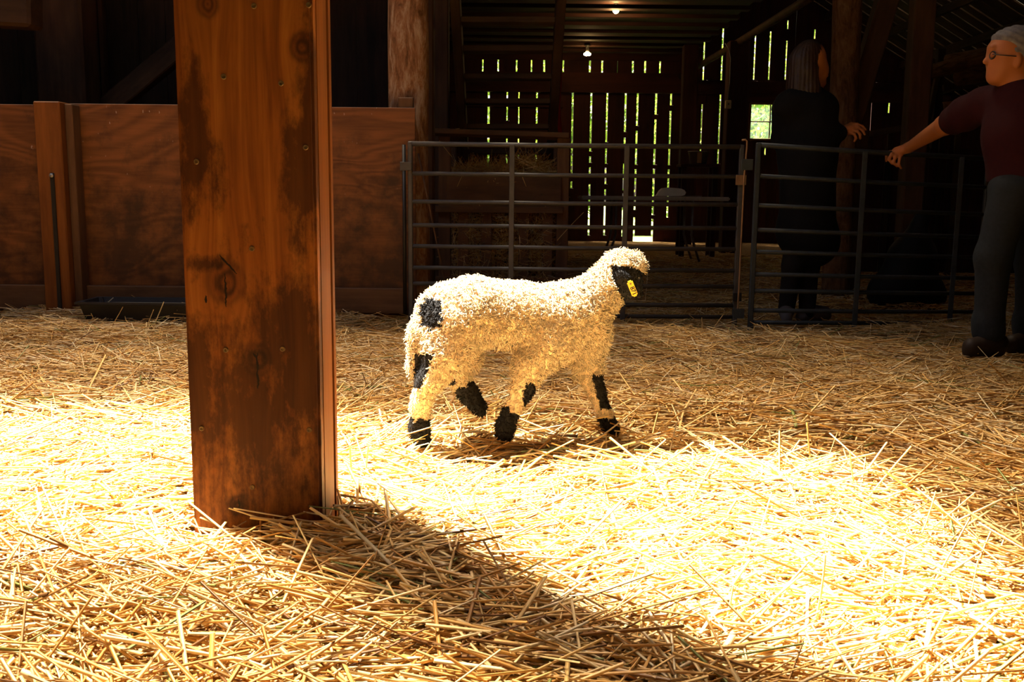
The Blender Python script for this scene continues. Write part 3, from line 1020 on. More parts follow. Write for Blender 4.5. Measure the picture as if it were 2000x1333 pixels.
# squared post and slanting brace to the right of it
ya = 7.7
qa, qb = P(1803, 0, ya), P(1785, 270, ya)
dz_ = (qa - qb)
tag(beam('timber_post', qb + dz_ * ((0 - qb.z) / dz_.z), qb + dz_ * ((3.9 - qb.z) / dz_.z), .16, .14, M['beam_wood'], None, .01), 'squared timber post left of the man in the maroon shirt', 'post')
qa, qb = P(1738, -20, 7.55), P(1668, 215, 7.55)
d_ = (qa - qb).normalized()
tag(beam('timber_brace', qb - d_ * .1, qa + d_ * 1.2, .155, .12, M['beam_wood'], None, .01), 'slanting timber brace leaning between log post and squared post', 'brace')
q = P(1690, 220, 7.62)
tag(beam('timber_post', (q.x, 7.72, 0), (q.x, 7.72, P(1690, 150, 7.72).z), .13, .10, M['beam_wood'], None, .01), 'short dark post under the slanting brace beside the log', 'post')
# dark posts left of the stairs
for (px, wd, Y, lab) in ((858, .15, 7.76, 'dark squared post left of the loft stairs'), (841, .05, 6.6, 'narrow dark stud right of the bark-covered log')):
    q = P(px, 200, Y)
    tag(beam('timber_post', (q.x, Y, 0), (q.x, Y, 3.9), wd, .12, M['beam_wood'], None, .01), lab, 'post')
# far posts near the back wall
for (px, pw, Y, lab) in ((1345, .22, 15.2, 'dark far post left of the hanging pail'), (1437, .26, 13.0, 'dark far post carrying the switch box')):
    q = P(px, 200, Y)
    tag(beam('timber_post', (q.x, Y, 0), (q.x, Y, 3.0 if px < 1400 else 2.72), pw, .2, M['red_wood'], None, .01), lab, 'post')

# loft edge pole running back into the barn
e0, e1 = P(1330, 150, YB - .1), P(1562, 8, 10.5)
tag(tube('edge_pole', [e0, e0.lerp(e1, .5) + Vector((0, 0, -.01)), e1, e1 + (e1 - e0) * .12], .045, M['stair_wood'], None, 10), 'long grey pole along the loft edge', 'pole')

# ------------------------------------------------------------------ steel gates
railpx = [284, 342, 397, 443, 484, 526, 557, 594, 627]
GY = 5.76
railz = [max(.03, P(1120, y, GY).z) for y in railpx]
def gate(p0, p1, label, mat, stay_t, r=.0125, ends=True, shift=0.0, drop=0.0):
    p0, p1 = Vector((p0.x, p0.y, 0)), Vector((p1.x, p1.y, -drop))
    g = empty('livestock_gate', p0, label, 'gate', 'steel pen gates')
    u = (p1 - p0)
    ups = [0.0, 1.0] if ends else [0.0]
    zt_, zb_ = railz[0] + shift, railz[-1]
    for t in ups:
        q = p0 + u * t
        beam('frame_upright', q + Vector((0, 0, -.02)), q + Vector((0, 0, zt_ + .013)), .028, .028, mat, g, .005)
    for z in railz:
        zz_ = z + shift * (z - zb_) / (zt_ - zb_)
        tube('rail', [p0 + Vector((0, 0, zz_)), p0 + u * .5 + Vector((0, 0, zz_ - .003)), p1 + Vector((0, 0, zz_))], r if z < railz[0] else r * 1.15, mat, g, 8)
    for t in stay_t:
        q = p0 + u * t + Vector((0, -.016, 0))
        beam('stay_bar', q + Vector((0, 0, zb_ - .03)), q + Vector((0, 0, zt_)), .030, .008, mat, g, .002)
    return g, u.normalized()
gl0, gl1 = P(803, 620, GY), P(1434, 630, GY)
g1, u1 = gate(gl0, gl1, 'grey steel railed gate behind the lamb', M['gate_metal'], ((997 - 803) / 631, (1215 - 803) / 631))
# hinge side: pipe and bracket on the plywood corner
hq = P(790, 400, GY)
tube('hinge_pipe', [(hq.x, GY - .01, .03), (hq.x, GY - .01, P(790, 283, GY).z)], .011, M['dark_metal'], g1, 8)
bq = P(790, 325, GY)
beam('hinge_bracket', bq + Vector((-.024, -.02, 0)), bq + Vector((.045, -.02, 0)), .05, .012, M['gate_metal'], g1, .002, up=Vector((0, -1, 0)))
# latch side plates
q = P(1444, 352, GY)
beam('latch_plate', q + Vector((-.025, -.02, 0)), q + Vector((.035, -.02, 0)), .058, .012, M['rust_metal'], g1, .002)
q = P(1440, 580, GY)
beam('latch_plate', q + Vector((-.03, -.02, 0)), q + Vector((.02, -.02, 0)), .05, .012, M['dark_metal'], g1, .002)
gr0 = P(1465, 640, 5.52)
gr1 = P(1905, 640, 5.95)
g2, u2 = gate(gr0, gr1, 'slate blue railed gate the man in maroon rests his hand on', M['gate_metal_blue'], (.44, .87), drop=.045)
for (py, h) in ((322, .06), (612, .055)):
    q = P(1462 if py < 400 else 1445, py, 5.52)
    beam('latch_plate', q + Vector((-.045, -.02, 0)), q + Vector((.02, -.02, 0)), h, .012, M['gate_metal_blue'], g2, .002)
# drop rod between the gates
rp = [P(x, y, 5.6) for (x, y) in ((1449, 274), (1456, 273), (1459, 276), (1459, 286), (1456, 320), (1453, 352), (1449, 440), (1445, 530), (1441, 600), (1439, 622))]
tag(tube('drop_rod', rp, .0055, M['rust_metal'], None, 8), 'thin rusty drop rod with hooked top between the two gates', 'rod')

# ------------------------------------------------------------------ hay feeder behind the gate
FY = 6.9
fd = empty('hay_feeder', P(975, 590, FY) * Vector((1, 1, 0)), 'wooden slatted hay feeder behind the grey gate', 'feeder')
def fx(px): return P(px, 400, FY).x
def fz(py): return P(975, py, FY).z
beam('top_board', P(846, 258, FY + .1), P(1109, 267, FY + .1), .34, .035, M['feeder_wood'], fd, up=Vector((0, 0, 1)))
for px in (868, 1099):
    for dy in (0, .62):
        beam('corner_post', (fx(px), FY + .05 + dy, 0), (fx(px), FY + .05 + dy, fz(268)), .085, .085, M['feeder_wood'], fd)
beam('front_board', (fx(872), FY, (fz(340) + fz(412)) / 2), (fx(1096), FY, (fz(340) + fz(412)) / 2), .03, fz(340) - fz(412), M['feeder_wood'], fd, up=Vector((0, 0, 1)))
beam('lower_rail', (fx(850), FY - .01, fz(410)), (fx(1100), FY - .01, fz(410)), .04, .045, M['feeder_wood'], fd, up=Vector((0, 0, 1)))
beam('bottom_rail', (fx(850), FY, .10), (fx(1100), FY, .10), .04, .12, M['feeder_wood'], fd, up=Vector((0, 0, 1)))
for px in (905, 950, 1024, 1070):
    beam('slat', (fx(px), FY + .03, .04), (fx(px), FY + .03, fz(408)), .075, .025, M['feeder_wood'], fd)
for px in (860, 920, 980, 1040, 1098):
    beam('back_slat', (fx(px), FY + .66, .04), (fx(px), FY + .66, fz(330)), .12, .022, M['barn_wood'], fd)
# pole leaning to the gate
tag(tube('leaning_stick', [P(817, 300, 5.88), P(842, 420, 5.86), P(868, 548, 5.84), P(878, 600, 5.83)], .006, M['feeder_wood'], None, 6), 'thin stick leaning inside the grey gate by the log', 'stick')

# ------------------------------------------------------------------ stairs up to the loft
st = empty('loft_stairs', P(990, 500, 8.2) * Vector((1, 1, 0)), 'steep open wooden stairs up to the loft behind the feeder', 'stairs')
def sY(py): return 8.15 - (248 - py) / 206 * .75
s_left = [P(907, 300, sY(300)), P(886, -60, sY(-60))]
s_right = [P(1076, 300, sY(300)), P(1099, -60, sY(-60))]
for (a, b) in (s_left, s_right):
    d_ = (b - a)
    b2 = a + d_ * ((3.6 - a.z) / d_.z)
    a2 = a + d_ * ((0 - a.z) / d_.z)
    beam('stringer', a2, b2, .07, .19, M['stair_wood'], st, .006)
for py in (-12, 42, 97, 151, 199, 248, 297, 345, 393, 440):
    Y_ = sY(py)
    a, b = P(902 - (248 - py) * .055, py, Y_), P(1080 + (248 - py) * .055, py, Y_)
    beam('tread', a, b, .19, .04, M['stair_wood'], st, .004, up=Vector((0, 0, 1)))
# red rope by the stairs
tag(tube('hanging_rope', [P(1096, 60, 8.3), P(1094, 150, 8.3), P(1090, 205, 8.3), P(1094, 258, 8.3), P(1090, 300, 8.3)], .018, M['rope_red'], None, 8), 'dark red rope hanging beside the loft stairs', 'rope')

# ------------------------------------------------------------------ folding table with papers
TY = 11.4
tb = empty('folding_table', P(1270, 495, TY) * Vector((1, 1, 0)), 'pale folding table in the shade behind the gate', 'table')
ta, tbx = P(1132, 384, TY), P(1413, 384, TY)
tz = .735
bm = bmesh.new()
addbox(bm, ta.x, tbx.x, TY - .36, TY + .36, tz - .045, tz)
bmesh.ops.bevel(bm, geom=bm.edges[:], offset=.012, segments=2, affect='EDGES')
bm_obj('table_top', bm, M['white_plastic'], tb)
for sx_ in (.24, .76):
    xx = ta.x + (tbx.x - ta.x) * sx_
    s_ = 1 if sx_ > .5 else -1
    for dy in (-.26, .26):
        tube('leg', [(xx, TY + dy, tz - .045), (xx, TY + dy, .30), (xx + .02 * s_, TY + dy, .22), (xx + .10 * s_, TY + dy, 0.0)], .014, M['grey_steel'], tb, 8)
    tube('crossbar', [(xx, TY - .26, .36), (xx, TY + .26, .36)], .012, M['grey_steel'], tb, 8)
# rolled-over writing pad
cx0, cx1 = P(1277, 372, TY - .1).x, P(1336, 372, TY - .1).x
bm = bmesh.new()
prof = []
Wd = cx1 - cx0
for i in range(15):
    t = i / 14
    a = math.pi * (1.15 - 1.9 * t)
    prof.append((cx0 + .07 + .055 * math.cos(a) - .0, tz + .048 + .046 * math.sin(a)) if t < .55 else None)
curve = [(cx0 + .01, tz + .004), (cx0 + .03, tz + .03), (cx0 + .05, tz + .065), (cx0 + .08, tz + .092), (cx0 + .13, tz + .100), (cx0 + .20, tz + .098), (cx0 + .29, tz + .090), (cx1 - .02, tz + .075), (cx1, tz + .05), (cx1 - .01, tz + .02), (cx1 - .05, tz + .006), (cx0 + .16, tz + .004)]
for yy in (TY - .26, TY + .02):
    pass
fr = [bm.verts.new((x, TY - .24, z)) for x, z in curve]
bk = [bm.verts.new((x + .02, TY + .02, z)) for x, z in curve]
for k in range(len(curve) - 1):
    bm.faces.new((fr[k], fr[k + 1], bk[k + 1], bk[k]))
bm.faces.new(fr)
bm.faces.new(bk[::-1])
tag(bm_obj('writing_pad', bm, M['paper'], None, None, False), 'white writing pad with pages curled over, on the folding table', 'notepad')
qx = P(1352, 374, TY - .1).x
bm = bmesh.new()
addbox(bm, qx - .10, qx + .08, TY - .28, TY - .04, tz + .001, tz + .012)
bmesh.ops.bevel(bm, geom=bm.edges[:], offset=.003, segments=1, affect='EDGES')
tag(bm_obj('clipboard', bm, M['grey_steel']), 'flat grey clipboard lying on the table right of the pad', 'clipboard')

# pail on a shelf board, switch box with cord
PYL = 12.2
pq = P(1364, 306, PYL)
pail = empty('pail', (pq.x, PYL, P(1364, 321, PYL).z), 'small grey pail standing on the dark stand in the background', 'bucket')
zb_ = P(1364, 321, PYL).z
zt_ = P(1364, 296, PYL).z
bm = lathe_bm([(.10, 0), (.125, zt_ - zb_), (.132, zt_ - zb_), (.132, zt_ - zb_ - .01), (.118, zt_ - zb_ - .004), (.095, .01)], 20)
bm_obj('bucket_body', bm, M['galv'], pail, Matrix.Translation((pq.x, PYL, zb_)), True)
tube('bail_handle', [(pq.x - .125, PYL, zt_ - .01), (pq.x - .11, PYL - .04, zt_ + .03), (pq.x - .05, PYL - .08, zt_ + .055), (pq.x + .05, PYL - .08, zt_ + .045), (pq.x + .125, PYL, zt_ - .01)], .005, M['dark_metal'], pail, 6)
beam('bucket_label', (pq.x - .01, PYL - .125, zb_ + .01), (pq.x - .01, PYL - .13, zt_ - .015), .055, .004, M['rust_metal'], pail, .001)
sdm = empty('wooden_stand', (pq.x, PYL, 0), 'dark wooden stand under the pail', 'stand')
beam('shelf', (pq.x - .24, PYL, zb_ - .02), (pq.x + .24, PYL, zb_ - .02), .34, .035, M['red_wood'], sdm, up=Vector((0, 0, 1)))
for dx in (-.19, .19):
    for dy in (-.12, .12):
        beam('leg', (pq.x + dx, PYL + dy, 0), (pq.x + dx, PYL + dy, zb_ - .035), .06, .06, M['red_wood'], sdm)
SY = 12.85
q = P(1422, 204, SY)
bx = empty('switch_box', q, 'small ivory switch box with hanging wire on a far post', 'switch')
beam('box_body', q + Vector((0, 0, -.055)), q + Vector((0, 0, .05)), .075, .05, M['box_white'], bx, .006)
beam('toggle', q + Vector((.0, -.03, -.01)), q + Vector((0, -.03, .015)), .012, .02, M['dark_metal'], bx, .002)
tube('wire', [P(1421, 194, SY), P(1425, 160, SY), P(1427, 115, SY), P(1424, 97, SY), P(1416, 84, SY)], .006, M['grey_steel'], bx, 6)

# ------------------------------------------------------------------ bulbs under the loft
def bulb(px, py, Y, label, power, shade):
    q = P(px, py, Y)
    b = empty('ceiling_bulb', q, label, 'lamp', 'bare bulbs under the loft')
    zc = ZL - .15
    em = NT('lit_bulb_glass')
    e = em.n('ShaderNodeEmission')
    e.inputs['Color'].default_value = (1, .62, .22, 1)
    e.inputs['Strength'].default_value = 60
    em.l(e.outputs[0], em.out.inputs['Surface'])
    h = zc - q.z
    prof = [(.004, -.062), (.022, -.056), (.036, -.040), (.042, -.018), (.040, 0), (.030, .022), (.018, .042), (.016, .055)]
    if shade: prof = [(r * 1.45, z * .55) for r, z in prof]
    bm_obj('bulb_glass', lathe_bm(prof, 18), em.m, b, Matrix.Translation(q), True)
    bm_obj('socket', lathe_bm([(.02, .03 if shade else .05), (.026, .06), (.026, .11), (.05, .12), (.05, .14)], 14), M['dark_metal'], b, Matrix.Translation(q), True)
    ld = bpy.data.lights.new('bulb_light', 'POINT')
    ld.energy = power
    ld.color = (1, .55, .2)
    ld.shadow_soft_size = .05
    lo_ = bpy.data.objects.new('bulb_light', ld)
    lo_.matrix_basis = Matrix.Translation(q + Vector((0, 0, -.12)))
    adopt(lo_, b)
bulb(1203, 17, 12.9, 'glowing round bulb at the top, nearer of the two', 16, False)
bulb(1147, 105, 15.7, 'glowing flat bulb near the back wall, farther of the two', 4, True)

# ------------------------------------------------------------------ right background: low board partition, poles, sack
RY = 9.6
rp_ = empty('board_partition', (P(1780, 500, RY).x, RY, 0), 'low dark red board partition behind the woman and the man', 'partition')
x = P(1640, 400, RY).x
zr = P(1750, 285, RY).z
while x < P(2060, 400, RY).x:
    wd = random.uniform(.17, .24)
    beam('board', (x + wd / 2, RY + random.uniform(0, .01), .02), (x + wd / 2, RY, zr - random.uniform(0, .03)), wd - .006, .022, M['red_wood'], rp_, .002)
    x += wd
for px in (1660, 1737, 1776, 1838, 1868, 1950):
    q = P(px, 300, RY - .04)
    beam('picket', (q.x, RY - .04, .0), (q.x, RY - .04, P(px, 262 if px > 1700 else 285, RY).z), .05, .03, M['stair_wood'] if px in (1776, 1868) else M['barn_wood'], rp_, .002)
beam('top_rail', P(1630, 273, RY - .08), P(1870, 232, RY - .08), .06, .07, M['stair_wood'], rp_, up=Vector((0, -1, 0)))
# rough poles lying up under the eave
for i, (a, b, r_, lab) in enumerate((((1822, 140), (1935, 112), .075, 'rough grey pole lying under the eave, pale end at the post'), ((1872, 154), (1990, 134), .085, 'thick grey pole under the eave, lowest beside the man'), ((1850, 118), (1985, 92), .06, 'thin grey pole under the eave, uppermost'))):
    p0, p1 = P(*a, 10.2), P(*b, 9.6)
    log_post('stored_pole', p0, p1 + (p1 - p0) * .6, r_, M['bark_dark'], lab, 20 + i, .06)['category'] = 'pole'
q = P(1860, 205, 10.0)
rk = empty('pole_shelf', (q.x, 10.4, 0), 'dark bracket frame carrying the stored poles', 'rack')
for px in (1850, 1990):
    qq = P(px, 160, 10.15)
    beam('upright', (qq.x, 10.35, 0), (qq.x, 10.35, P(px, 90, 10.15).z), .08, .07, M['barn_wood'], rk)
beam('strut', P(1830, 150, 10.25), P(1812, 240, 10.25), .045, .05, M['stair_wood'], rk)
for py in (130, 166):
    beam('arm', P(1842, py + 6, 10.25), P(2080, py - 30, 10.25), .06, .05, M['barn_wood'], rk)
# tan tub end
q = P(1864, 214, 9.2)
tag(bm_obj('feed_tub', lathe_bm([(.08, -.10), (.10, .06), (.108, .065), (.095, .065), (.08, -.08)], 18), M['rust_metal'], None, Matrix.Translation((q.x, 9.2, q.z)), True), 'small tan tub on the stacked shelf behind the sleeve', 'tub')
sh2 = empty('tub_shelf', (q.x, 9.2, 0), 'dark plank shelf under the tan tub', 'shelf')
beam('shelf_board', (q.x - .3, 9.2, q.z - .12), (q.x + .5, 9.2, q.z - .12), .24, .03, M['barn_wood'], sh2, up=Vector((0, 0, 1)))
for dx in (-.25, .45):
    beam('shelf_leg', (q.x + dx, 9.2, 0), (q.x + dx, 9.2, q.z - .135), .05, .05, M['barn_wood'], sh2)
# black sack
BY = 6.9
def bpx(px, py, dy=0): return P(px, py, BY + dy)
ps = [ell(bpx(1768, 560), (.24, .18, .15), k=.12), ell(bpx(1780, 510), (.17, .15, .16), k=.12), cap(bpx(1785, 490), bpx(1795, 440), .12, .06, .1), cap(bpx(1720, 578), bpx(1822, 580), .08, .09, .1), cap(bpx(1795, 440), bpx(1802, 425), .035, .05, .04)]
tag(body_obj('filled_sack', ps, .012, M['black_plastic']), 'slumped black sack standing on the straw behind the slate gate', 'sack')

# ------------------------------------------------------------------ straw bedding
def straws(pos, yaw, pitch, L, wdt, bend, cols, sides=3, seg=2, taper=.85):
    """hollow stalks as little bent prisms: (n) arrays -> vertices, quads, colours"""
    n = len(pos)
    cy, sy, cp, sp = np.cos(yaw), np.sin(yaw), np.cos(pitch), np.sin(pitch)
    d = np.stack([cy * cp, sy * cp, sp], 1)
    side = np.stack([-sy, cy, np.zeros(n)], 1)
    up = np.cross(d, side)
    roll = RNG.uniform(0, 6.28, n)
    bd = np.cos(roll)[:, None] * side + np.sin(roll)[:, None] * up * .5
    rings = []
    for i in range(seg + 1):
        t = i / seg
        c = pos + d * (L * (t - .5))[:, None] + bd * (bend * L * (1 - (2 * t - 1) ** 2))[:, None]
        for k in range(sides):
            a = roll + 2 * math.pi * k / sides
            r = wdt * .5 * (1 - (1 - taper) * t)
            rings.append(c + side * (np.cos(a) * r)[:, None] + up * (np.sin(a) * r * .75)[:, None])
    V = np.stack(rings, 1).reshape(-1, 3)
    per = (seg + 1) * sides
    q = []
    for i in range(seg):
        for k in range(sides):
            k2 = (k + 1) % sides
            q.append((i * sides + k, i * sides + k2, (i + 1) * sides + k2, (i + 1) * sides + k))
    Q = (np.arange(n)[:, None, None] * per + np.array(q)[None]).reshape(-1, 4)
    C = np.repeat(cols, per, 0)
    return V, Q, C

PAL = np.array([(.84, .56, .21), (.88, .66, .32), (.77, .45, .13), (.61, .32, .08), (.92, .76, .46), (.36, .18, .05), (.20, .095, .03), (.26, .30, .08)])
PW_ = np.array([.26, .20, .18, .14, .10, .07, .03, .02])
def straw_cols(n, dull=0.0):
    c = PAL[RNG.choice(len(PAL), n, p=PW_)] * RNG.uniform(.8, 1.08, (n, 1))
    return c * (1 - dull) + dull * np.array([.34, .19, .06])

def in_post(x, y):
    return (np.abs(x - PXC) < PW / 2 + .012) & (y > PY - .012) & (y < PY + .215)

def lay(n, y0, y1, lmin, lmax, wmin, wmax, z0, z1, tilt, dull, flow=1.0, pw=1.0, spread=1.25):
    u = RNG.random(n)
    y = y0 * (y1 / y0) ** (u ** pw)
    half = .62 * y + .55
    x = RNG.uniform(-1, 1, n) * half
    x = np.clip(x, XL + .1, XR - .1)
    keep = ~in_post(x, y)
    x, y = x[keep], y[keep]
    n = len(x)
    fld = 1.1 * np.sin(1.7 * x + .6 * y) + 1.2 * np.sin(2.1 * y - .8 * x + 1) + .6 * np.sin(5 * x + 3 * y)
    yaw = fld * flow * .35 + RNG.normal(0, spread, n) * np.where(RNG.random(n) < .3, 2.0, .55)
    pitch = RNG.normal(0, tilt, n)
    L = RNG.uniform(lmin, lmax, n)
    wd = RNG.uniform(wmin, wmax, n)
    z = Hgt(x, y) + RNG.uniform(z0, z1, n)
    # stalks never start inside the post
    ex = np.cos(yaw) * L * .5
    ey = np.sin(yaw) * L * .5
    bad = np.zeros(n, bool)
    for s in (-1, -.7, -.4, .4, .7, 1):
        bad |= in_post(x + s * ex, y + s * ey)
    x, y, z, yaw, pitch, L, wd = [q[~bad] for q in (x, y, z, yaw, pitch, L, wd)]
    n = len(x)
    return straws(np.stack([x, y, z], 1), yaw, pitch, L, wd, RNG.normal(0, .035, n), straw_cols(n, dull))

parts = []
parts.append(lay(32000, 1.15, 3.6, .07, .24, .0034, .0070, -.035, -.008, .10, .12))
parts.append(lay(30000, 1.15, 3.6,   .12, .46, .0036, .0085, -.012, .012, .13, .0))
parts.append(lay(5000, 1.15, 3.6, .14, .48, .0042, .0100, .006, .026, .20, .0))
parts.append(lay(1100, 1.15, 3.2, .06, .22, .010, .017, .0, .018, .15, .0))                       # flat leaf sheaths
parts.append(lay(9000, 1.15, 3.4, .015, .06, .0025, .0055, -.012, .014, .35, .0))            # chaff
parts.append(lay(42000, 3.5, 6.4, .10, .40, .0035, .0065, -.03, .012, .10, .12))
parts.append(lay(3000, 3.5, 6.4, .10, .28, .0040, .0065, .0, .025, .30, .0))
parts.append(lay(15000, 6.3, 12.5, .10, .32, .0050, .009, -.02, .02, .14, .2))
V = np.concatenate([p[0] for p in parts])
offs = np.cumsum([0] + [len(p[0]) for p in parts[:-1]])
Q = np.concatenate([p[1] + o for p, o in zip(parts, offs)])
C = np.concatenate([p[2] for p in parts])
so = np_obj('straw_bedding', V, Q, M['straw'], None, False, C)
tag(so, 'deep golden straw bedding strewn over the barn floor', 'straw', kind='stuff')

# the long stalks that stand out of the bedding
hero = [((1581, 892), (1576, 825)), ((1688, 985), (1780, 872)), ((1795, 1060), (1828, 960)), ((1810, 1045), (1905, 962)), ((1668, 950), (1660, 880)), ((2000, 1090), (1985, 965)), ((714, 935), (720, 868)), ((690, 960), (683, 870)),
        ((556, 1050), (632, 1020)), ((537, 1042), (534, 1012)), ((1420, 1215), (1432, 1145)), ((1595, 1210), (1612, 1085)), ((280, 655), (300, 605)), ((165, 600), (168, 552)), ((775, 598), (741, 565)), ((760, 608), (800, 560)), ((1040, 985), (890, 1035)), ((1345, 850), (1430, 900)), ((1240, 845), (1120, 890)), ((820, 900), (860, 840)), ((1480, 640), (1470, 585)), ((1900, 668), (1903, 645)), ((1260, 590), (1268, 500)),
        ((215, 645), (240, 600)), ((300, 640), (320, 590)), ((560, 1120), (760, 1100)), ((470, 1060), (600, 1085)), ((640, 1010), (655, 1060)), ((690, 985), (740, 1050)), ((715, 1000), (690, 1075)), ((760, 1010), (790, 1100)), ((665, 990), (700, 1060)), ((800, 1040), (760, 1120)),
        ((1250, 860), (1360, 830)), ((1330, 838), (1440, 905)), ((1320, 858), (1200, 842)), ((1700, 870), (1560, 850))]
hp, hy, hpit, hl = [], [], [], []
for (a, b) in hero:
    p0 = F(*a, .0)
    back = abs(a[1] - b[1]) * .35
    q = P(b[0], b[1], p0.y + RNG.uniform(-.02, .03)) if (a[1] - b[1]) > abs(a[0] - b[0]) * .4 else F(*b, .02)
    if (q - p0).length > .6: continue
    p0 = p0 + Vector((0, 0, .005))
    d_ = q - p0
    hp.append((p0 + q) / 2)
    hy.append(math.atan2(d_.y, d_.x))
    hpit.append(math.asin(max(-1, min(1, d_.z / d_.length))))
    hl.append(d_.length)
n = len(hp)
hv, hq, hc = straws(np.array([tuple(p) for p in hp]), np.array(hy), np.array(hpit), np.array(hl), RNG.uniform(.0045, .007, n), RNG.normal(0, .02, n), straw_cols(n) * .5 + .5 * np.array([.86, .66, .30]), 5, 3)
tag(np_obj('long_straw', hv, hq, M['straw'], None, False, hc), 'long pale stalks sticking up out of the straw bedding', 'straw', kind='stuff')

# hay in and around the feeder
def haypile(n, cfun, L0, L1, wd):
    pos = cfun(n)
    m = len(pos)
    return straws(pos, RNG.uniform(0, 6.28, m), RNG.normal(0, .6, m), RNG.uniform(L0, L1, m), RNG.uniform(wd * .6, wd, m), RNG.normal(0, .08, m), straw_cols(m, .3))
x0_, x1_ = fx(880), fx(1085)
def hay_top(n):
    x = RNG.uniform(x0_, x1_, n)
    t = (x - x0_) / (x1_ - x0_)
    hmax = .05 + .10 * np.exp(-((t - .72) / .22) ** 2) + .03 * np.exp(-((t - .25) / .15) ** 2)
    return np.stack([x, FY + RNG.uniform(.06, .55, n), fz(345) + RNG.random(n) * hmax], 1)
def hay_in(n):
    x = RNG.uniform(x0_, x1_, n)
    return np.stack([x, FY + RNG.uniform(.06, .5, n), RNG.uniform(.05, fz(350), n)], 1)
def hay_out(n):
    k = RNG.integers(0, 3, n)
    x = np.array([fx(925), fx(985), fx(1048)])[k] + RNG.normal(0, .05, n)
    return np.stack([x, FY - RNG.uniform(-.03, .05, n), RNG.uniform(.06, fz(420), n)], 1)
ps = [haypile(1500, hay_top, .10, .28, .005), haypile(1400, hay_in, .12, .3, .005), haypile(700, hay_out, .05, .14, .004)]
offs = np.cumsum([0] + [len(p[0]) for p in ps[:-1]])
tag(np_obj('feeder_hay', np.concatenate([p[0] for p in ps]), np.concatenate([p[1] + o for p, o in zip(ps, offs)]), M['hay'], None, False, np.concatenate([p[2] for p in ps])), 'brown hay heaped in the feeder and poking through its slats', 'hay', kind='stuff')
sp_ = [((1088, 470), (1140, 415)), ((905, 345), (925, 303)), ((1010, 322), (1060, 290)), ((893, 365), (902, 345)), ((1020, 345), (1028, 365)), ((846, 258), (898, 251)), ((858, 275), (884, 308))]
hp = [((P(*a, FY - .05) + P(*b, FY - .05)) / 2, P(*b, FY - .05) - P(*a, FY - .05)) for a, b in sp_]
hv, hq, hc = straws(np.array([tuple(p[0]) for p in hp]), np.array([math.atan2(p[1].y, p[1].x) for p in hp]), np.array([math.asin(p[1].z / p[1].length) for p in hp]), np.array([p[1].length for p in hp]), np.full(len(hp), .006), np.full(len(hp), .02), np.tile(np.array([.55, .34, .12]), (len(hp), 1)), 5, 3)
tag(np_obj('feeder_straw', hv, hq, M['hay'], None, False, hc), 'loose straw stalks caught on the feeder boards', 'straw', kind='stuff')

# ------------------------------------------------------------------ the lamb
LY0 = 2.93
def lp(px, py, dy=0.0):
    return P(px, py, LY0 + dy)
def yb(px):           # the lamb walks a little away from the camera
    return (px - 1000) / 640 * .20
LS = 1 / ppm(LY0)
def r_(p): return p * LS
def b(px, py, dy=0.0): return lp(px, py, yb(px) + dy)
prim = []
# trunk
prim += [cap(b(880, 622), b(925, 608), r_(53), r_(55), .05), cap(b(925, 608), b(1010, 616), r_(56), r_(54), .05), cap(b(1010, 616), b(1100, 624), r_(54), r_(58), .05),
         cap(b(1100, 624), b(1136, 634), r_(58), r_(48), .05), cap(b(1110, 612), b(1172, 572), r_(47), r_(35), .05), cap(b(1172, 572), b(1203, 535), r_(35), r_(34), .04)]
prim += [cap(b(868, 600), b(880, 640), r_(35), r_(39), .05), cap(b(1130, 636), b(1154, 652), r_(46), r_(32), .04)]
# head: skull, topknot, muzzle turned away, ears
prim += [ell(b(1212, 524, .01), (r_(33), r_(33), r_(34)), k=.02), ell(b(1236, 515, .03), (r_(21), r_(25), r_(22)), k=.02),
         cap(b(1228, 540, .045), b(1244, 572, .085), r_(19), r_(12), .02)]
Rz = np.array(Matrix.Rotation(R(-24), 3, 'Y').inverted())
prim += [ell(b(1222, 557, -.062), (r_(18), .011, r_(30)), np.array(Matrix.Rotation(R(28), 3, 'Y')), k=.008)]
prim += [ell(b(1247, 548, .105), (r_(9), .010, r_(21)), np.array(Matrix.Rotation(R(10), 3, 'Y')), k=.008)]
# tail
prim += [cap(b(838, 600), b(822, 650), r_(17), r_(19), .02), cap(b(822, 650), b(815, 722), r_(19), r_(16), .02)]
# near hind leg, planted
nh = -.065
prim += [cap(b(880, 640, nh * .6), b(872, 690, nh), r_(50), r_(40), .04), cap(b(872, 690, nh), b(838, 745, nh), r_(36), r_(23), .025), cap(b(838, 745, nh), b(822, 790, nh), r_(22), r_(18), .02), cap(b(822, 790, nh), b(819, 838, nh), r_(17), r_(18), .015), cap(b(819, 838, nh), b(824, 860, nh), r_(19), r_(16), .012)]
# far hind leg, swinging forward
fh = .065
prim += [cap(b(895, 645, fh), b(905, 695, fh), r_(42), r_(34), .04), cap(b(905, 695, fh), b(893, 738, fh), r_(28), r_(19), .02), cap(b(893, 738, fh), b(915, 768, fh), r_(19), r_(19), .015), cap(b(915, 768, fh), b(935, 795, fh), r_(20), r_(15), .012), cap(b(935, 795, fh), b(940, 806, fh), r_(14), r_(9), .01)]
# front leg set back (near)
nf = -.055
prim += [cap(b(1075, 670, nf), b(1035, 715, nf), r_(42), r_(29), .035), cap(b(1035, 715, nf), b(1020, 762, nf), r_(27), r_(21), .02), cap(b(1020, 762, nf), b(998, 806, nf), r_(19), r_(15), .015), cap(b(998, 806, nf), b(987, 832, nf), r_(16), r_(17), .012), cap(b(987, 832, nf), b(985, 848, nf), r_(18), r_(17), .012)]
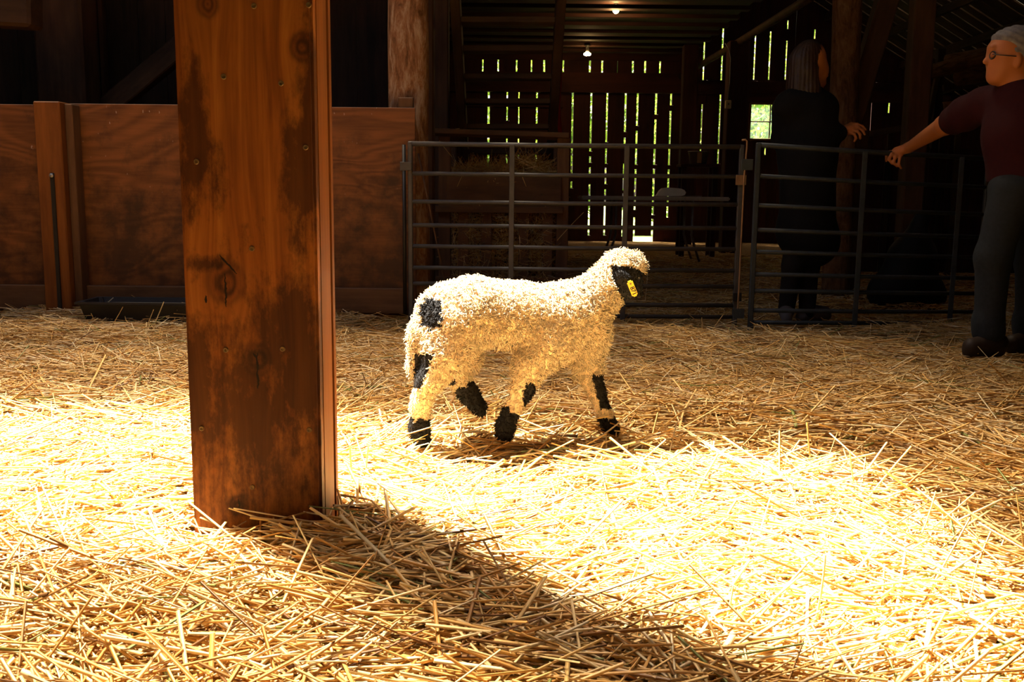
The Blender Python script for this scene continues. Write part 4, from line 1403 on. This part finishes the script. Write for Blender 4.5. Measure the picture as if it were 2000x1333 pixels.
# front leg reaching forward (far)
ff = .05
prim += [cap(b(1136, 664, ff * .6), b(1150, 725, ff), r_(40), r_(26), .04), cap(b(1150, 725, ff), b(1164, 765, ff), r_(24), r_(17), .02), cap(b(1165, 765, ff), b(1180, 806, ff), r_(17), r_(14), .015), cap(b(1180, 806, ff), b(1190, 832, ff), r_(16), r_(16), .012), cap(b(1190, 832, ff), b(1200, 840, ff), r_(16), r_(12), .012)]

def to_px(V):
    """photo positions of points on the lamb, for where its markings lie"""
    Rt = np.array(CAMROT.transposed())
    q = (np.asarray(V) - np.array([0, 0, CAM_H])) @ Rt.T
    return 1000 + FPX * q[:, 0] / -q[:, 2], 666.5 - FPX * q[:, 1] / -q[:, 2]
LAMB_C = {}
def wig(x, y): return 3.0 * np.sin(x * .35 + y * .13) + 3.0 * np.sin(y * .41 - x * .09)
def lamb_black(V):
    """0 wool .. 1 black, from the animal's own markings"""
    x, y = to_px(V)
    d = V[:, 1] - (LY0 + (x - 1000) / 640 * .20)          # across the animal
    w_ = wig(x, y)
    def el(cx, cy, rx, ry): return ((x - cx) / rx) ** 2 + ((y - cy) / ry) ** 2 < 1 + .06 * w_
    k = np.zeros(len(V), bool)
    k |= el(844, 613, 22, 31) & (d < .05)                                   # rump spot
    face = (x > 1193) & (y > 519 + np.clip((x - 1240), 0, 30) * .8 + w_ * .4) & (y < 600) & (x - 1197 > (y - 540) * .45 - 4 + w_ * .3)
    k |= face & ((y > 524) | (x < 1235))
    near = d < 0
    hind = x < 878
    k |= hind & near & (y > 820 + w_)                                       # near hind foot
    k |= near & hind & (x + .45 * (y - 720) < 840 + w_) & (y > 690) & (y < 760) & (x > 808)       # hock patch
    fhl = (~near) & (x > 870) & (x < 965) & (y > 690)
    k |= fhl & ((x - 905) * .55 + (y - 745) > 8 + w_)                        # lifted foot
    k |= fhl & el(882, 742, 9, 13)
    fa = near & (x > 950) & (x < 1075)
    k |= fa & (y > 795 + (x - 985) * .5 + w_)                               # front foot, set back
    k |= fa & el(1034, 772, 14, 28) & (x > 1016 - (y - 770) * .2)
    fb = (~near) & (x > 1120) & (y > 730)
    k |= fb & (y > 816 + w_)                                                # front foot, reaching
    k |= fb & (x > 1164 + (y - 770) * .28 + w_ * .3) & (y < 800)
    return k
def lamb_cols(V):
    k = lamb_black(V)
    c = np.tile(np.array([.80, .60, .36]), (len(V), 1))
    c[k] = (.012, .011, .011)
    return c
LV, LQ = body_mesh(prim, .0055)
lamb = empty('lamb', lp(1000, 860) * Vector((1, 1, 0)), 'woolly white lamb with black face, spots and feet, walking on the straw', 'lamb')
np_obj('body', LV, LQ, M['lamb_skin'], lamb, True, lamb_cols(LV))
# fleece: thousands of little curls growing out of the body
def curls(V, Q, n, seed):
    rs = np.random.default_rng(seed)
    A, B_, C_, D_ = (V[Q[:, i]] for i in range(4))
    nr = np.cross(C_ - A, D_ - B_)
    ar = np.linalg.norm(nr, axis=1)
    nr = nr / np.maximum(ar, 1e-12)[:, None]
    f = rs.choice(len(Q), n, p=ar / ar.sum())
    u, v = rs.random((n, 1)), rs.random((n, 1))
    p = A[f] * (1 - u) * (1 - v) + B_[f] * u * (1 - v) + C_[f] * u * v + D_[f] * (1 - u) * v
    N = nr[f]
    blk = lamb_black(p)
    x, y = to_px(p)
    # wool is long on the trunk, short on the legs and face
    ln = np.where(y < 715, 1.0, np.clip(1 - (y - 715) / 120, .42, 1))
    ln = np.where(blk, np.where((x > 820) & (x < 872) & (y < 660), .75, .38), ln)
    ln = np.where((x > 1185) & (y > 515) & blk, .28, ln)
    t1 = np.cross(N, rs.normal(size=(n, 3)))
    t1 /= np.linalg.norm(t1, axis=1)[:, None]
    t2 = np.cross(N, t1)
    clump = .5 + .5 * np.sin(p[:, 0] * 210 + 2 * np.sin(p[:, 2] * 150)) * np.sin(p[:, 2] * 230 + 2 * np.sin(p[:, 1] * 170 + p[:, 0] * 90))
    length = rs.uniform(.010, .016, n) * ln * (.45 + 1.15 * clump)
    rad = rs.uniform(.0022, .0052, n) * ln
    thick = rs.uniform(.0016, .0031, n) * (.6 + .4 * ln)
    ph = rs.uniform(0, 6.28, n)
    turn = rs.uniform(2.5, 5.5, n) * rs.choice([-1, 1], n)
    seg, sides = 4, 3
    down = np.array([0, 0, -1.0])
    rings = []
    for i in range(seg + 1):
        t = i / seg
        a = ph + turn * t
        c = p + N * (length * (t - .15))[:, None] + (t1 * np.cos(a)[:, None] + t2 * np.sin(a)[:, None]) * (rad * (.4 + t))[:, None] + down * (length * .25 * t * t)[:, None]
        w_ = thick * (1 - .55 * t)
        for k in range(sides):
            b2 = a + 2 * math.pi * k / sides
            rings.append(c + (t1 * np.cos(b2)[:, None] + t2 * np.sin(b2)[:, None]) * w_[:, None])
    VV = np.stack(rings, 1).reshape(-1, 3)
    per = (seg + 1) * sides
    q = []
    for i in range(seg):
        for k in range(sides):
            k2 = (k + 1) % sides
            q.append((i * sides + k, i * sides + k2, (i + 1) * sides + k2, (i + 1) * sides + k))
    QQ = (np.arange(n)[:, None, None] * per + np.array(q)[None]).reshape(-1, 4)
    base = np.where(blk[:, None], np.array([.018, .017, .017]), np.array([.88, .74, .52]) * rs.uniform(.82, 1.06, (n, 1)))
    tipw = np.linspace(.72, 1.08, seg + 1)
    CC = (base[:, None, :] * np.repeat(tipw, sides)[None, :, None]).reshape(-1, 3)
    return VV, QQ, np.clip(CC, 0, .95)
cv, cq, cc = curls(LV, LQ, 30000, 5)
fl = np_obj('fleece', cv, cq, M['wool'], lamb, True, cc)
fl['kind'] = 'stuff'
# eye, ear tag with its number
eye = b(1247, 541, .028)
bm = bmesh.new()
bmesh.ops.create_uvsphere(bm, u_segments=12, v_segments=8, radius=.008)
bm_obj('eye', bm, M['glasses'], lamb, Matrix.Translation(eye), True)
tg0, tg1 = b(1229, 549, -.082), b(1241, 579, -.078)
tm, tl = frame_z(tg1, tg0)
bm = bmesh.new()
addbox(bm, -.0090, .0090, -.0012, .0012, -tl / 2, tl / 2)
bmesh.ops.bevel(bm, geom=[e for e in bm.edges if abs(e.verts[0].co.y - e.verts[1].co.y) > .001], offset=.004, segments=3, affect='EDGES')
tago = bm_obj('ear_tag', bm, M['tag_yellow'], lamb, tm)
tago['label'] = 'yellow ear tag with black number'
bm = lathe_bm([(.0030, 0), (.0030, .0016), (.001, .0022)], 12)
bm_obj('tag_stud', bm, M['rust_metal'], tago, tm @ Matrix.Translation((0, -.0012, tl / 2 - .010)) @ Matrix.Rotation(R(90), 4, 'X'))
def text_mesh(txt, size):
    cu = bpy.data.curves.new('digits', 'FONT')
    cu.body = txt
    cu.size = size
    cu.extrude = .0002
    cu.offset = .0005
    cu.align_x = 'CENTER'
    cu.align_y = 'CENTER'
    o = bpy.data.objects.new('digits', cu)
    COL.objects.link(o)
    dg = bpy.context.evaluated_depsgraph_get()
    me = bpy.data.meshes.new_from_object(o.evaluated_get(dg))
    bpy.data.objects.remove(o, do_unlink=True)
    return me
tme = text_mesh('871', .0185)
tme.materials.clear()
tme.materials.append(M['tag_ink'])
to = bpy.data.objects.new('tag_number', tme)
to.matrix_basis = tm @ Matrix.Translation((0, -.0016, -.0075)) @ Matrix.Rotation(R(90), 4, 'X') @ Matrix.Rotation(R(-90), 4, 'Z') @ Matrix.Scale(1.0, 4)
adopt(to, tago)

# ------------------------------------------------------------------ people
def finger(pts, r0, r1, k=.006):
    out = []
    n = len(pts) - 1
    for i in range(n):
        a = r0 + (r1 - r0) * i / n
        c = r0 + (r1 - r0) * (i + 1) / n
        out.append(cap(pts[i], pts[i + 1], a, c, k))
    return out

# ---- the man in the maroon shirt, at the right edge
MY = 4.72
def mp(px, py, dy=0.0): return P(px, py, MY + dy)
man = empty('person', mp(1965, 678) * Vector((1, 1, 0)), 'grey-haired man in maroon shirt and jeans, hand on the gate', 'person')
ht = []
# head in profile, looking left
hc = mp(1974, 104)
ht += [ell(hc, (.105, .080, .118), k=.03), ell(mp(1956, 122), (.062, .066, .092), k=.03), cap(mp(1944, 150), mp(1968, 146), .040, .048, .025),
       cap(mp(1936, 102), mp(1925, 119), .007, .011, .008), cap(mp(1924, 121), mp(1936, 124), .010, .013, .008),
       cap(mp(1934, 136), mp(1938, 137), .011, .012, .010), cap(mp(1936, 143), mp(1940, 144), .011, .012, .010),
       cap(mp(1938, 93, -.03), mp(1935, 93, .03), .014, .014, .014), ell(mp(1942, 107, -.040), (.016, .014, .012), k=.01),
       ell(mp(1988, 118, -.078), (.019, .011, .034), k=.008), ell(mp(1991, 119, -.084), (.012, .008, .024), k=.006)]
ht += [cap(mp(1982, 140), mp(1990, 190), .060, .068, .03)]
# trunk under the clothes
ht += [cap(mp(1990, 205, .02), mp(1992, 330), .115, .115, .05), cap(mp(1940, 205, .12), mp(2040, 205, -.10), .06, .06, .05), cap(mp(1992, 330), mp(1995, 365), .12, .12, .05)]
# right arm reaching to the gate rail
sh, elb = P(1918, 205, 4.88), P(1846, 244, 5.22)
gt = (P(1748, 305, 5.7).x - gr0.x) / (gr1.x - gr0.x)
gY = gr0.y + (gr1.y - gr0.y) * gt
wr = P(1776, 288, gY - .05)
kn = P(1752, 297, gY - .005)
ht += [cap(sh, elb, .062, .052, .03), cap(elb, wr, .051, .030, .02), cap(wr, kn, .026, .030, .02)]
rz_ = railz[0]
ux = u2
def hp_(px, py, dy): return P(px, py, gY + dy)
ht += finger([hp_(1750, 296, .012), hp_(1738, 297, .02), hp_(1732, 305, .024), hp_(1731, 314, .012)], .0105, .0085)
ht += finger([hp_(1752, 299, -.005), hp_(1742, 301, -.024), hp_(1736, 311, -.024), hp_(1742, 319, -.018)], .0110, .0090)
ht += finger([hp_(1757, 301, -.015), hp_(1749, 306, -.030), hp_(1745, 318, -.028), hp_(1752, 325, -.020)], .0105, .0085)
ht += finger([hp_(1762, 300, -.02), hp_(1757, 310, -.034), hp_(1755, 321, -.032), hp_(1760, 329, -.024)], .0095, .0080)
ht += finger([hp_(1768, 295, .005), hp_(1757, 297, .03), hp_(1746, 304, .034)], .0125, .0095)
# left arm hanging, mostly out of frame
ht += [cap(mp(2052, 210, -.10), mp(2072, 290, -.14), .055, .048, .03), cap(mp(2072, 290, -.14), mp(2060, 365, -.2), .046, .030, .02), cap(mp(2060, 365, -.2), mp(2056, 392, -.21), .034, .03, .02)]
for j in range(4):
    q = mp(2050 + j * 5, 392, -.24 + j * .022)
    ht += finger([q, q + Vector((-.005, -.004, -.035)), q + Vector((.004, 0, -.065))], .0095, .008)
q = mp(2046, 375, -.23)
ht += finger([q, q + Vector((-.02, 0, -.035)), q + Vector((-.012, 0, -.06))], .011, .009)
# legs
legs = [((1978, 372, -.05), (1940, 502, -.03), (1931, 642, -.02)), ((2016, 372, .09), (2018, 508, .10), (2010, 640, .12))]
for a, k_, an in legs:
    ht += [cap(mp(*a), mp(*k_), .078, .055, .03), cap(mp(*k_), mp(*an), .052, .038, .03)]
body_obj('body', ht, .007, M['skin'], man)
# shirt
sv = [cap(mp(1988, 208, .02), mp(1990, 262), .140, .150, .06), cap(mp(1990, 262), mp(1992, 340), .152, .148, .06), cap(mp(1936, 202, .13), mp(2046, 202, -.10), .075, .075, .06),
      cap(sh, sh.lerp(elb, .42), .085, .084, .04), cap(sh.lerp(elb, .40), sh.lerp(elb, .74), .082, .076, .03), cap(mp(1984, 176), mp(1988, 190), .070, .080, .03),
      cap(mp(2052, 210, -.10), mp(2066, 268, -.13), .08, .074, .04)]
shirt = body_obj('shirt', sv, .010, M['shirt_maroon'], man)
# jeans with belt
jn = [cap(mp(1992, 362), mp(1998, 385), .140, .138, .05)]
for a, k_, an in legs:
    jn += [cap(mp(*a), mp(*k_), .100, .080, .04), cap(mp(*k_), mp(*an), .080, .066, .04), cap(mp(*an) + Vector((-.01, 0, .03)), mp(*an) + Vector((0, 0, -.02)), .070, .072, .03)]
jeans = body_obj('jeans', jn, .010, M['denim'], man)
bm = bmesh.new()
bc = mp(1992, 356)
n_ = 28
for z, rr in ((-.02, .146), (.02, .146)):
    pass
r1 = [bm.verts.new(bc + Vector((.147 * math.cos(a), .147 * math.sin(a), -.019))) for a in [2 * math.pi * k / n_ for k in range(n_)]]
r2 = [bm.verts.new(bc + Vector((.147 * math.cos(a), .147 * math.sin(a), .019))) for a in [2 * math.pi * k / n_ for k in range(n_)]]
for k in range(n_): bm.faces.new((r1[k], r1[(k + 1) % n_], r2[(k + 1) % n_], r2[k]))
bmesh.ops.solidify(bm, geom=bm.faces[:], thickness=.004)
bm_obj('belt', bm, M['dark_metal'], man, None, True)
for a, k_, an in legs:
    q = mp(*an)
    body_obj('boot', [cap((q.x + .05, q.y, .045), (q.x - .10, q.y - .05, .035), .050, .042, .03), cap((q.x, q.y, .10), (q.x + .01, q.y, .05), .050, .052, .03), cap((q.x + .055, q.y, .012), (q.x - .11, q.y - .05, .012), .035, .032, .01)], .008, M['shoe_brown'], man)
# hair: short grey cap, receding at the brow, with a sideburn
hr = [ell(mp(1987, 92), (.100, .088, .100), k=.03), ell(mp(1966, 76), (.066, .070, .042), k=.03), ell(mp(2003, 118), (.058, .082, .085), k=.03), cap(mp(1984, 100, -.068), mp(1979, 118, -.072), .014, .008, .01)]
V, Q = body_mesh(hr, .006)
nz = .002 * np.sin(V[:, 0] * 120 + V[:, 2] * 190)
cen = np.array(mp(1987, 100))
dv = V - cen
V = V + dv / np.linalg.norm(dv, axis=1)[:, None] * nz[:, None]
np_obj('hair', V, Q, M['hair_grey'], man, True)
# spectacles
gl = empty  # noqa
for dy in (-.040, .030):
    ce = mp(1936, 108, dy)
    ringp = [ce + Vector((-.004 * math.cos(a) + .006, .021 * math.cos(a), .017 * math.sin(a))) for a in [2 * math.pi * k / 16 for k in range(17)]]
    tube('spectacle_rim', ringp, .0024, M['glasses'], man, 6)
    bm = bmesh.new()
    vs = [bm.verts.new(p) for p in ringp[:-1]]
    bm.faces.new(vs)
    bmesh.ops.solidify(bm, geom=bm.faces[:], thickness=.001)
    bm_obj('spectacle_lens', bm, M['pane'], man)
tube('spectacle_temple', [mp(1938, 106, -.066), mp(1960, 108, -.082), mp(1985, 110, -.088)], .0022, M['glasses'], man, 6)

# ---- the woman in black behind the slate gate
WYY = 5.95
def wp(px, py, dy=0.0): return P(px, py, WYY + dy)
wom = empty('person', wp(1570, 628) * Vector((1, 1, 0)), 'long-haired woman in black coat gesturing behind the slate gate', 'person')
hw = [ell(wp(1584, 118), (.088, .092, .112), k=.03), ell(wp(1598, 138, .03), (.062, .06, .075), k=.03), cap(wp(1611, 140, .05), wp(1614, 148, .052), .008, .012, .01), cap(wp(1606, 162, .04), wp(1598, 165, .02), .024, .03, .02),
      ell(wp(1606, 130, .03), (.014, .014, .009), k=.01), cap(wp(1607, 155, .05), wp(1609, 156, .05), .010, .011, .01), ell(wp(1597, 132, -.052), (.016, .010, .028), k=.008)]
hw += [cap(wp(1585, 150), wp(1580, 195), .052, .058, .03), cap(wp(1578, 215), wp(1578, 350), .13, .13, .06), cap(wp(1535, 205, -.06), wp(1618, 210, .06), .055, .055, .05)]
wel, wwr = wp(1612, 272, -.06), P(1642, 258, WYY - .02)
hw += [cap(wp(1616, 212, .0), wel, .048, .040, .03), cap(wel, wwr, .040, .026, .02), cap(wwr, wp(1660, 254), .025, .032, .02)]
hw += finger([wp(1662, 247, .0), wp(1674, 243), wp(1684, 247), wp(1691, 254)], .0105, .0080)
hw += finger([wp(1663, 251, -.01), wp(1676, 249, -.012), wp(1685, 255, -.012), wp(1689, 263, -.01)], .0105, .0080)
hw += finger([wp(1662, 256, -.02), wp(1674, 256, -.025), wp(1680, 263, -.025), wp(1680, 271, -.02)], .0100, .0080)
hw += finger([wp(1660, 260, -.028), wp(1669, 263, -.035), wp(1672, 270, -.035), wp(1669, 276, -.03)], .0095, .0075)
hw += finger([wp(1652, 248, .015), wp(1662, 242, .03), wp(1671, 242, .036)], .0115, .0090)
# other arm, folded in front of her out of sight
hw += [cap(wp(1530, 212, .02), wp(1528, 272, .06), .046, .040, .03), cap(wp(1528, 272, .06), wp(1570, 285, .2), .038, .026, .02), cap(wp(1570, 285, .2), wp(1586, 284, .22), .026, .03, .02)]
for j in range(4):
    q = wp(1588, 279 + j * 4, .225 - j * .006)
    hw += finger([q, q + Vector((.03, .005, -.004)), q + Vector((.05, -.005, -.018))], .009, .0075)
hw += finger([wp(1578, 276, .21), wp(1588, 270, .2), wp(1594, 268, .2)], .010, .008)
wl_ = [((1560, 420, -.03), (1548, 520, -.03), (1536, 604, -.02)), ((1592, 420, .03), (1580, 520, .03), (1576, 608, .02))]
for a, k_, an in wl_:
    hw += [cap(wp(*a), wp(*k_), .07, .048, .03), cap(wp(*k_), wp(*an), .046, .034, .03)]
body_obj('body', hw, .007, M['skin'], wom)
tr_ = [cap(wp(1576, 380), wp(1576, 415), .13, .13, .05)]
for a, k_, an in wl_:
    tr_ += [cap(wp(*a), wp(*k_), .082, .062, .04), cap(wp(*k_), wp(*an), .060, .050, .03)]
body_obj('trousers', tr_, .010, M['trouser_black'], wom)
ct = [cap(wp(1540, 205, -.07), wp(1608, 208, .07), .085, .085, .06), cap(wp(1574, 215), wp(1577, 300), .150, .165, .07), cap(wp(1577, 300), wp(1577, 455), .165, .165, .06), cap(wp(1570, 450), wp(1585, 470), .168, .168, .04),
      cap(wp(1614, 212, .0), wel, .070, .068, .04), cap(wel, wel.lerp(wwr, .85), .066, .052, .03), cap(wp(1530, 212, .02), wp(1528, 272, .06), .068, .064, .04), cap(wp(1528, 272, .06), wp(1562, 284, .18), .062, .05, .03), cap(wp(1576, 178), wp(1577, 195), .065, .08, .03)]
body_obj('coat', ct, .011, M['coat_black'], wom)
for (a, k_, an), tx in zip(wl_, (-1, 1)):
    q = wp(*an)
    toe = Vector((.13 if tx > 0 else -.03, .05 if tx > 0 else -.12, 0))
    body_obj('shoe', [cap((q.x, q.y, .05), (q.x + toe.x, q.y + toe.y, .035), .045, .035, .03), cap((q.x, q.y, .09), (q.x, q.y, .05), .042, .044, .02), cap((q.x - toe.x * .3, q.y - toe.y * .3, .012), (q.x + toe.x * 1.08, q.y + toe.y * 1.08, .012), .034, .030, .01)], .008, M['shoe_grey'], wom)
hr = [ell(wp(1580, 112), (.090, .094, .102), k=.03), cap(wp(1566, 120, -.03), wp(1562, 175, -.05), .078, .062, .04), cap(wp(1580, 140, -.07), wp(1590, 188, -.08), .052, .034, .03), cap(wp(1588, 172, -.085), wp(1604, 200, -.06), .036, .012, .03), cap(wp(1556, 130), wp(1543, 172, -.03), .040, .020, .03), cap(wp(1566, 165, -.05), wp(1570, 198, -.09), .055, .028, .03), cap(wp(1580, 178, -.09), wp(1588, 205, -.10), .035, .015, .02)]
V, Q = body_mesh(hr, .006)
ang = np.arctan2(V[:, 1] - WYY, V[:, 0] - wp(1580, 120).x)
nz = .0018 * np.sin(ang * 34 + V[:, 2] * 6) + .0012 * np.sin(ang * 75)
dv = V - np.array(wp(1580, 120))
dv[:, 2] = 0
V = V + dv / np.maximum(np.linalg.norm(dv, axis=1), .01)[:, None] * nz[:, None]
np_obj('hair', V, Q, M['hair_brown'], wom, True)
body_obj('scarf', [cap(wp(1600, 192, -.01), wp(1610, 200, .0), .018, .022, .02), cap(wp(1610, 200), wp(1609, 210, -.02), .02, .012, .02)], .006, M['scarf'], wom)
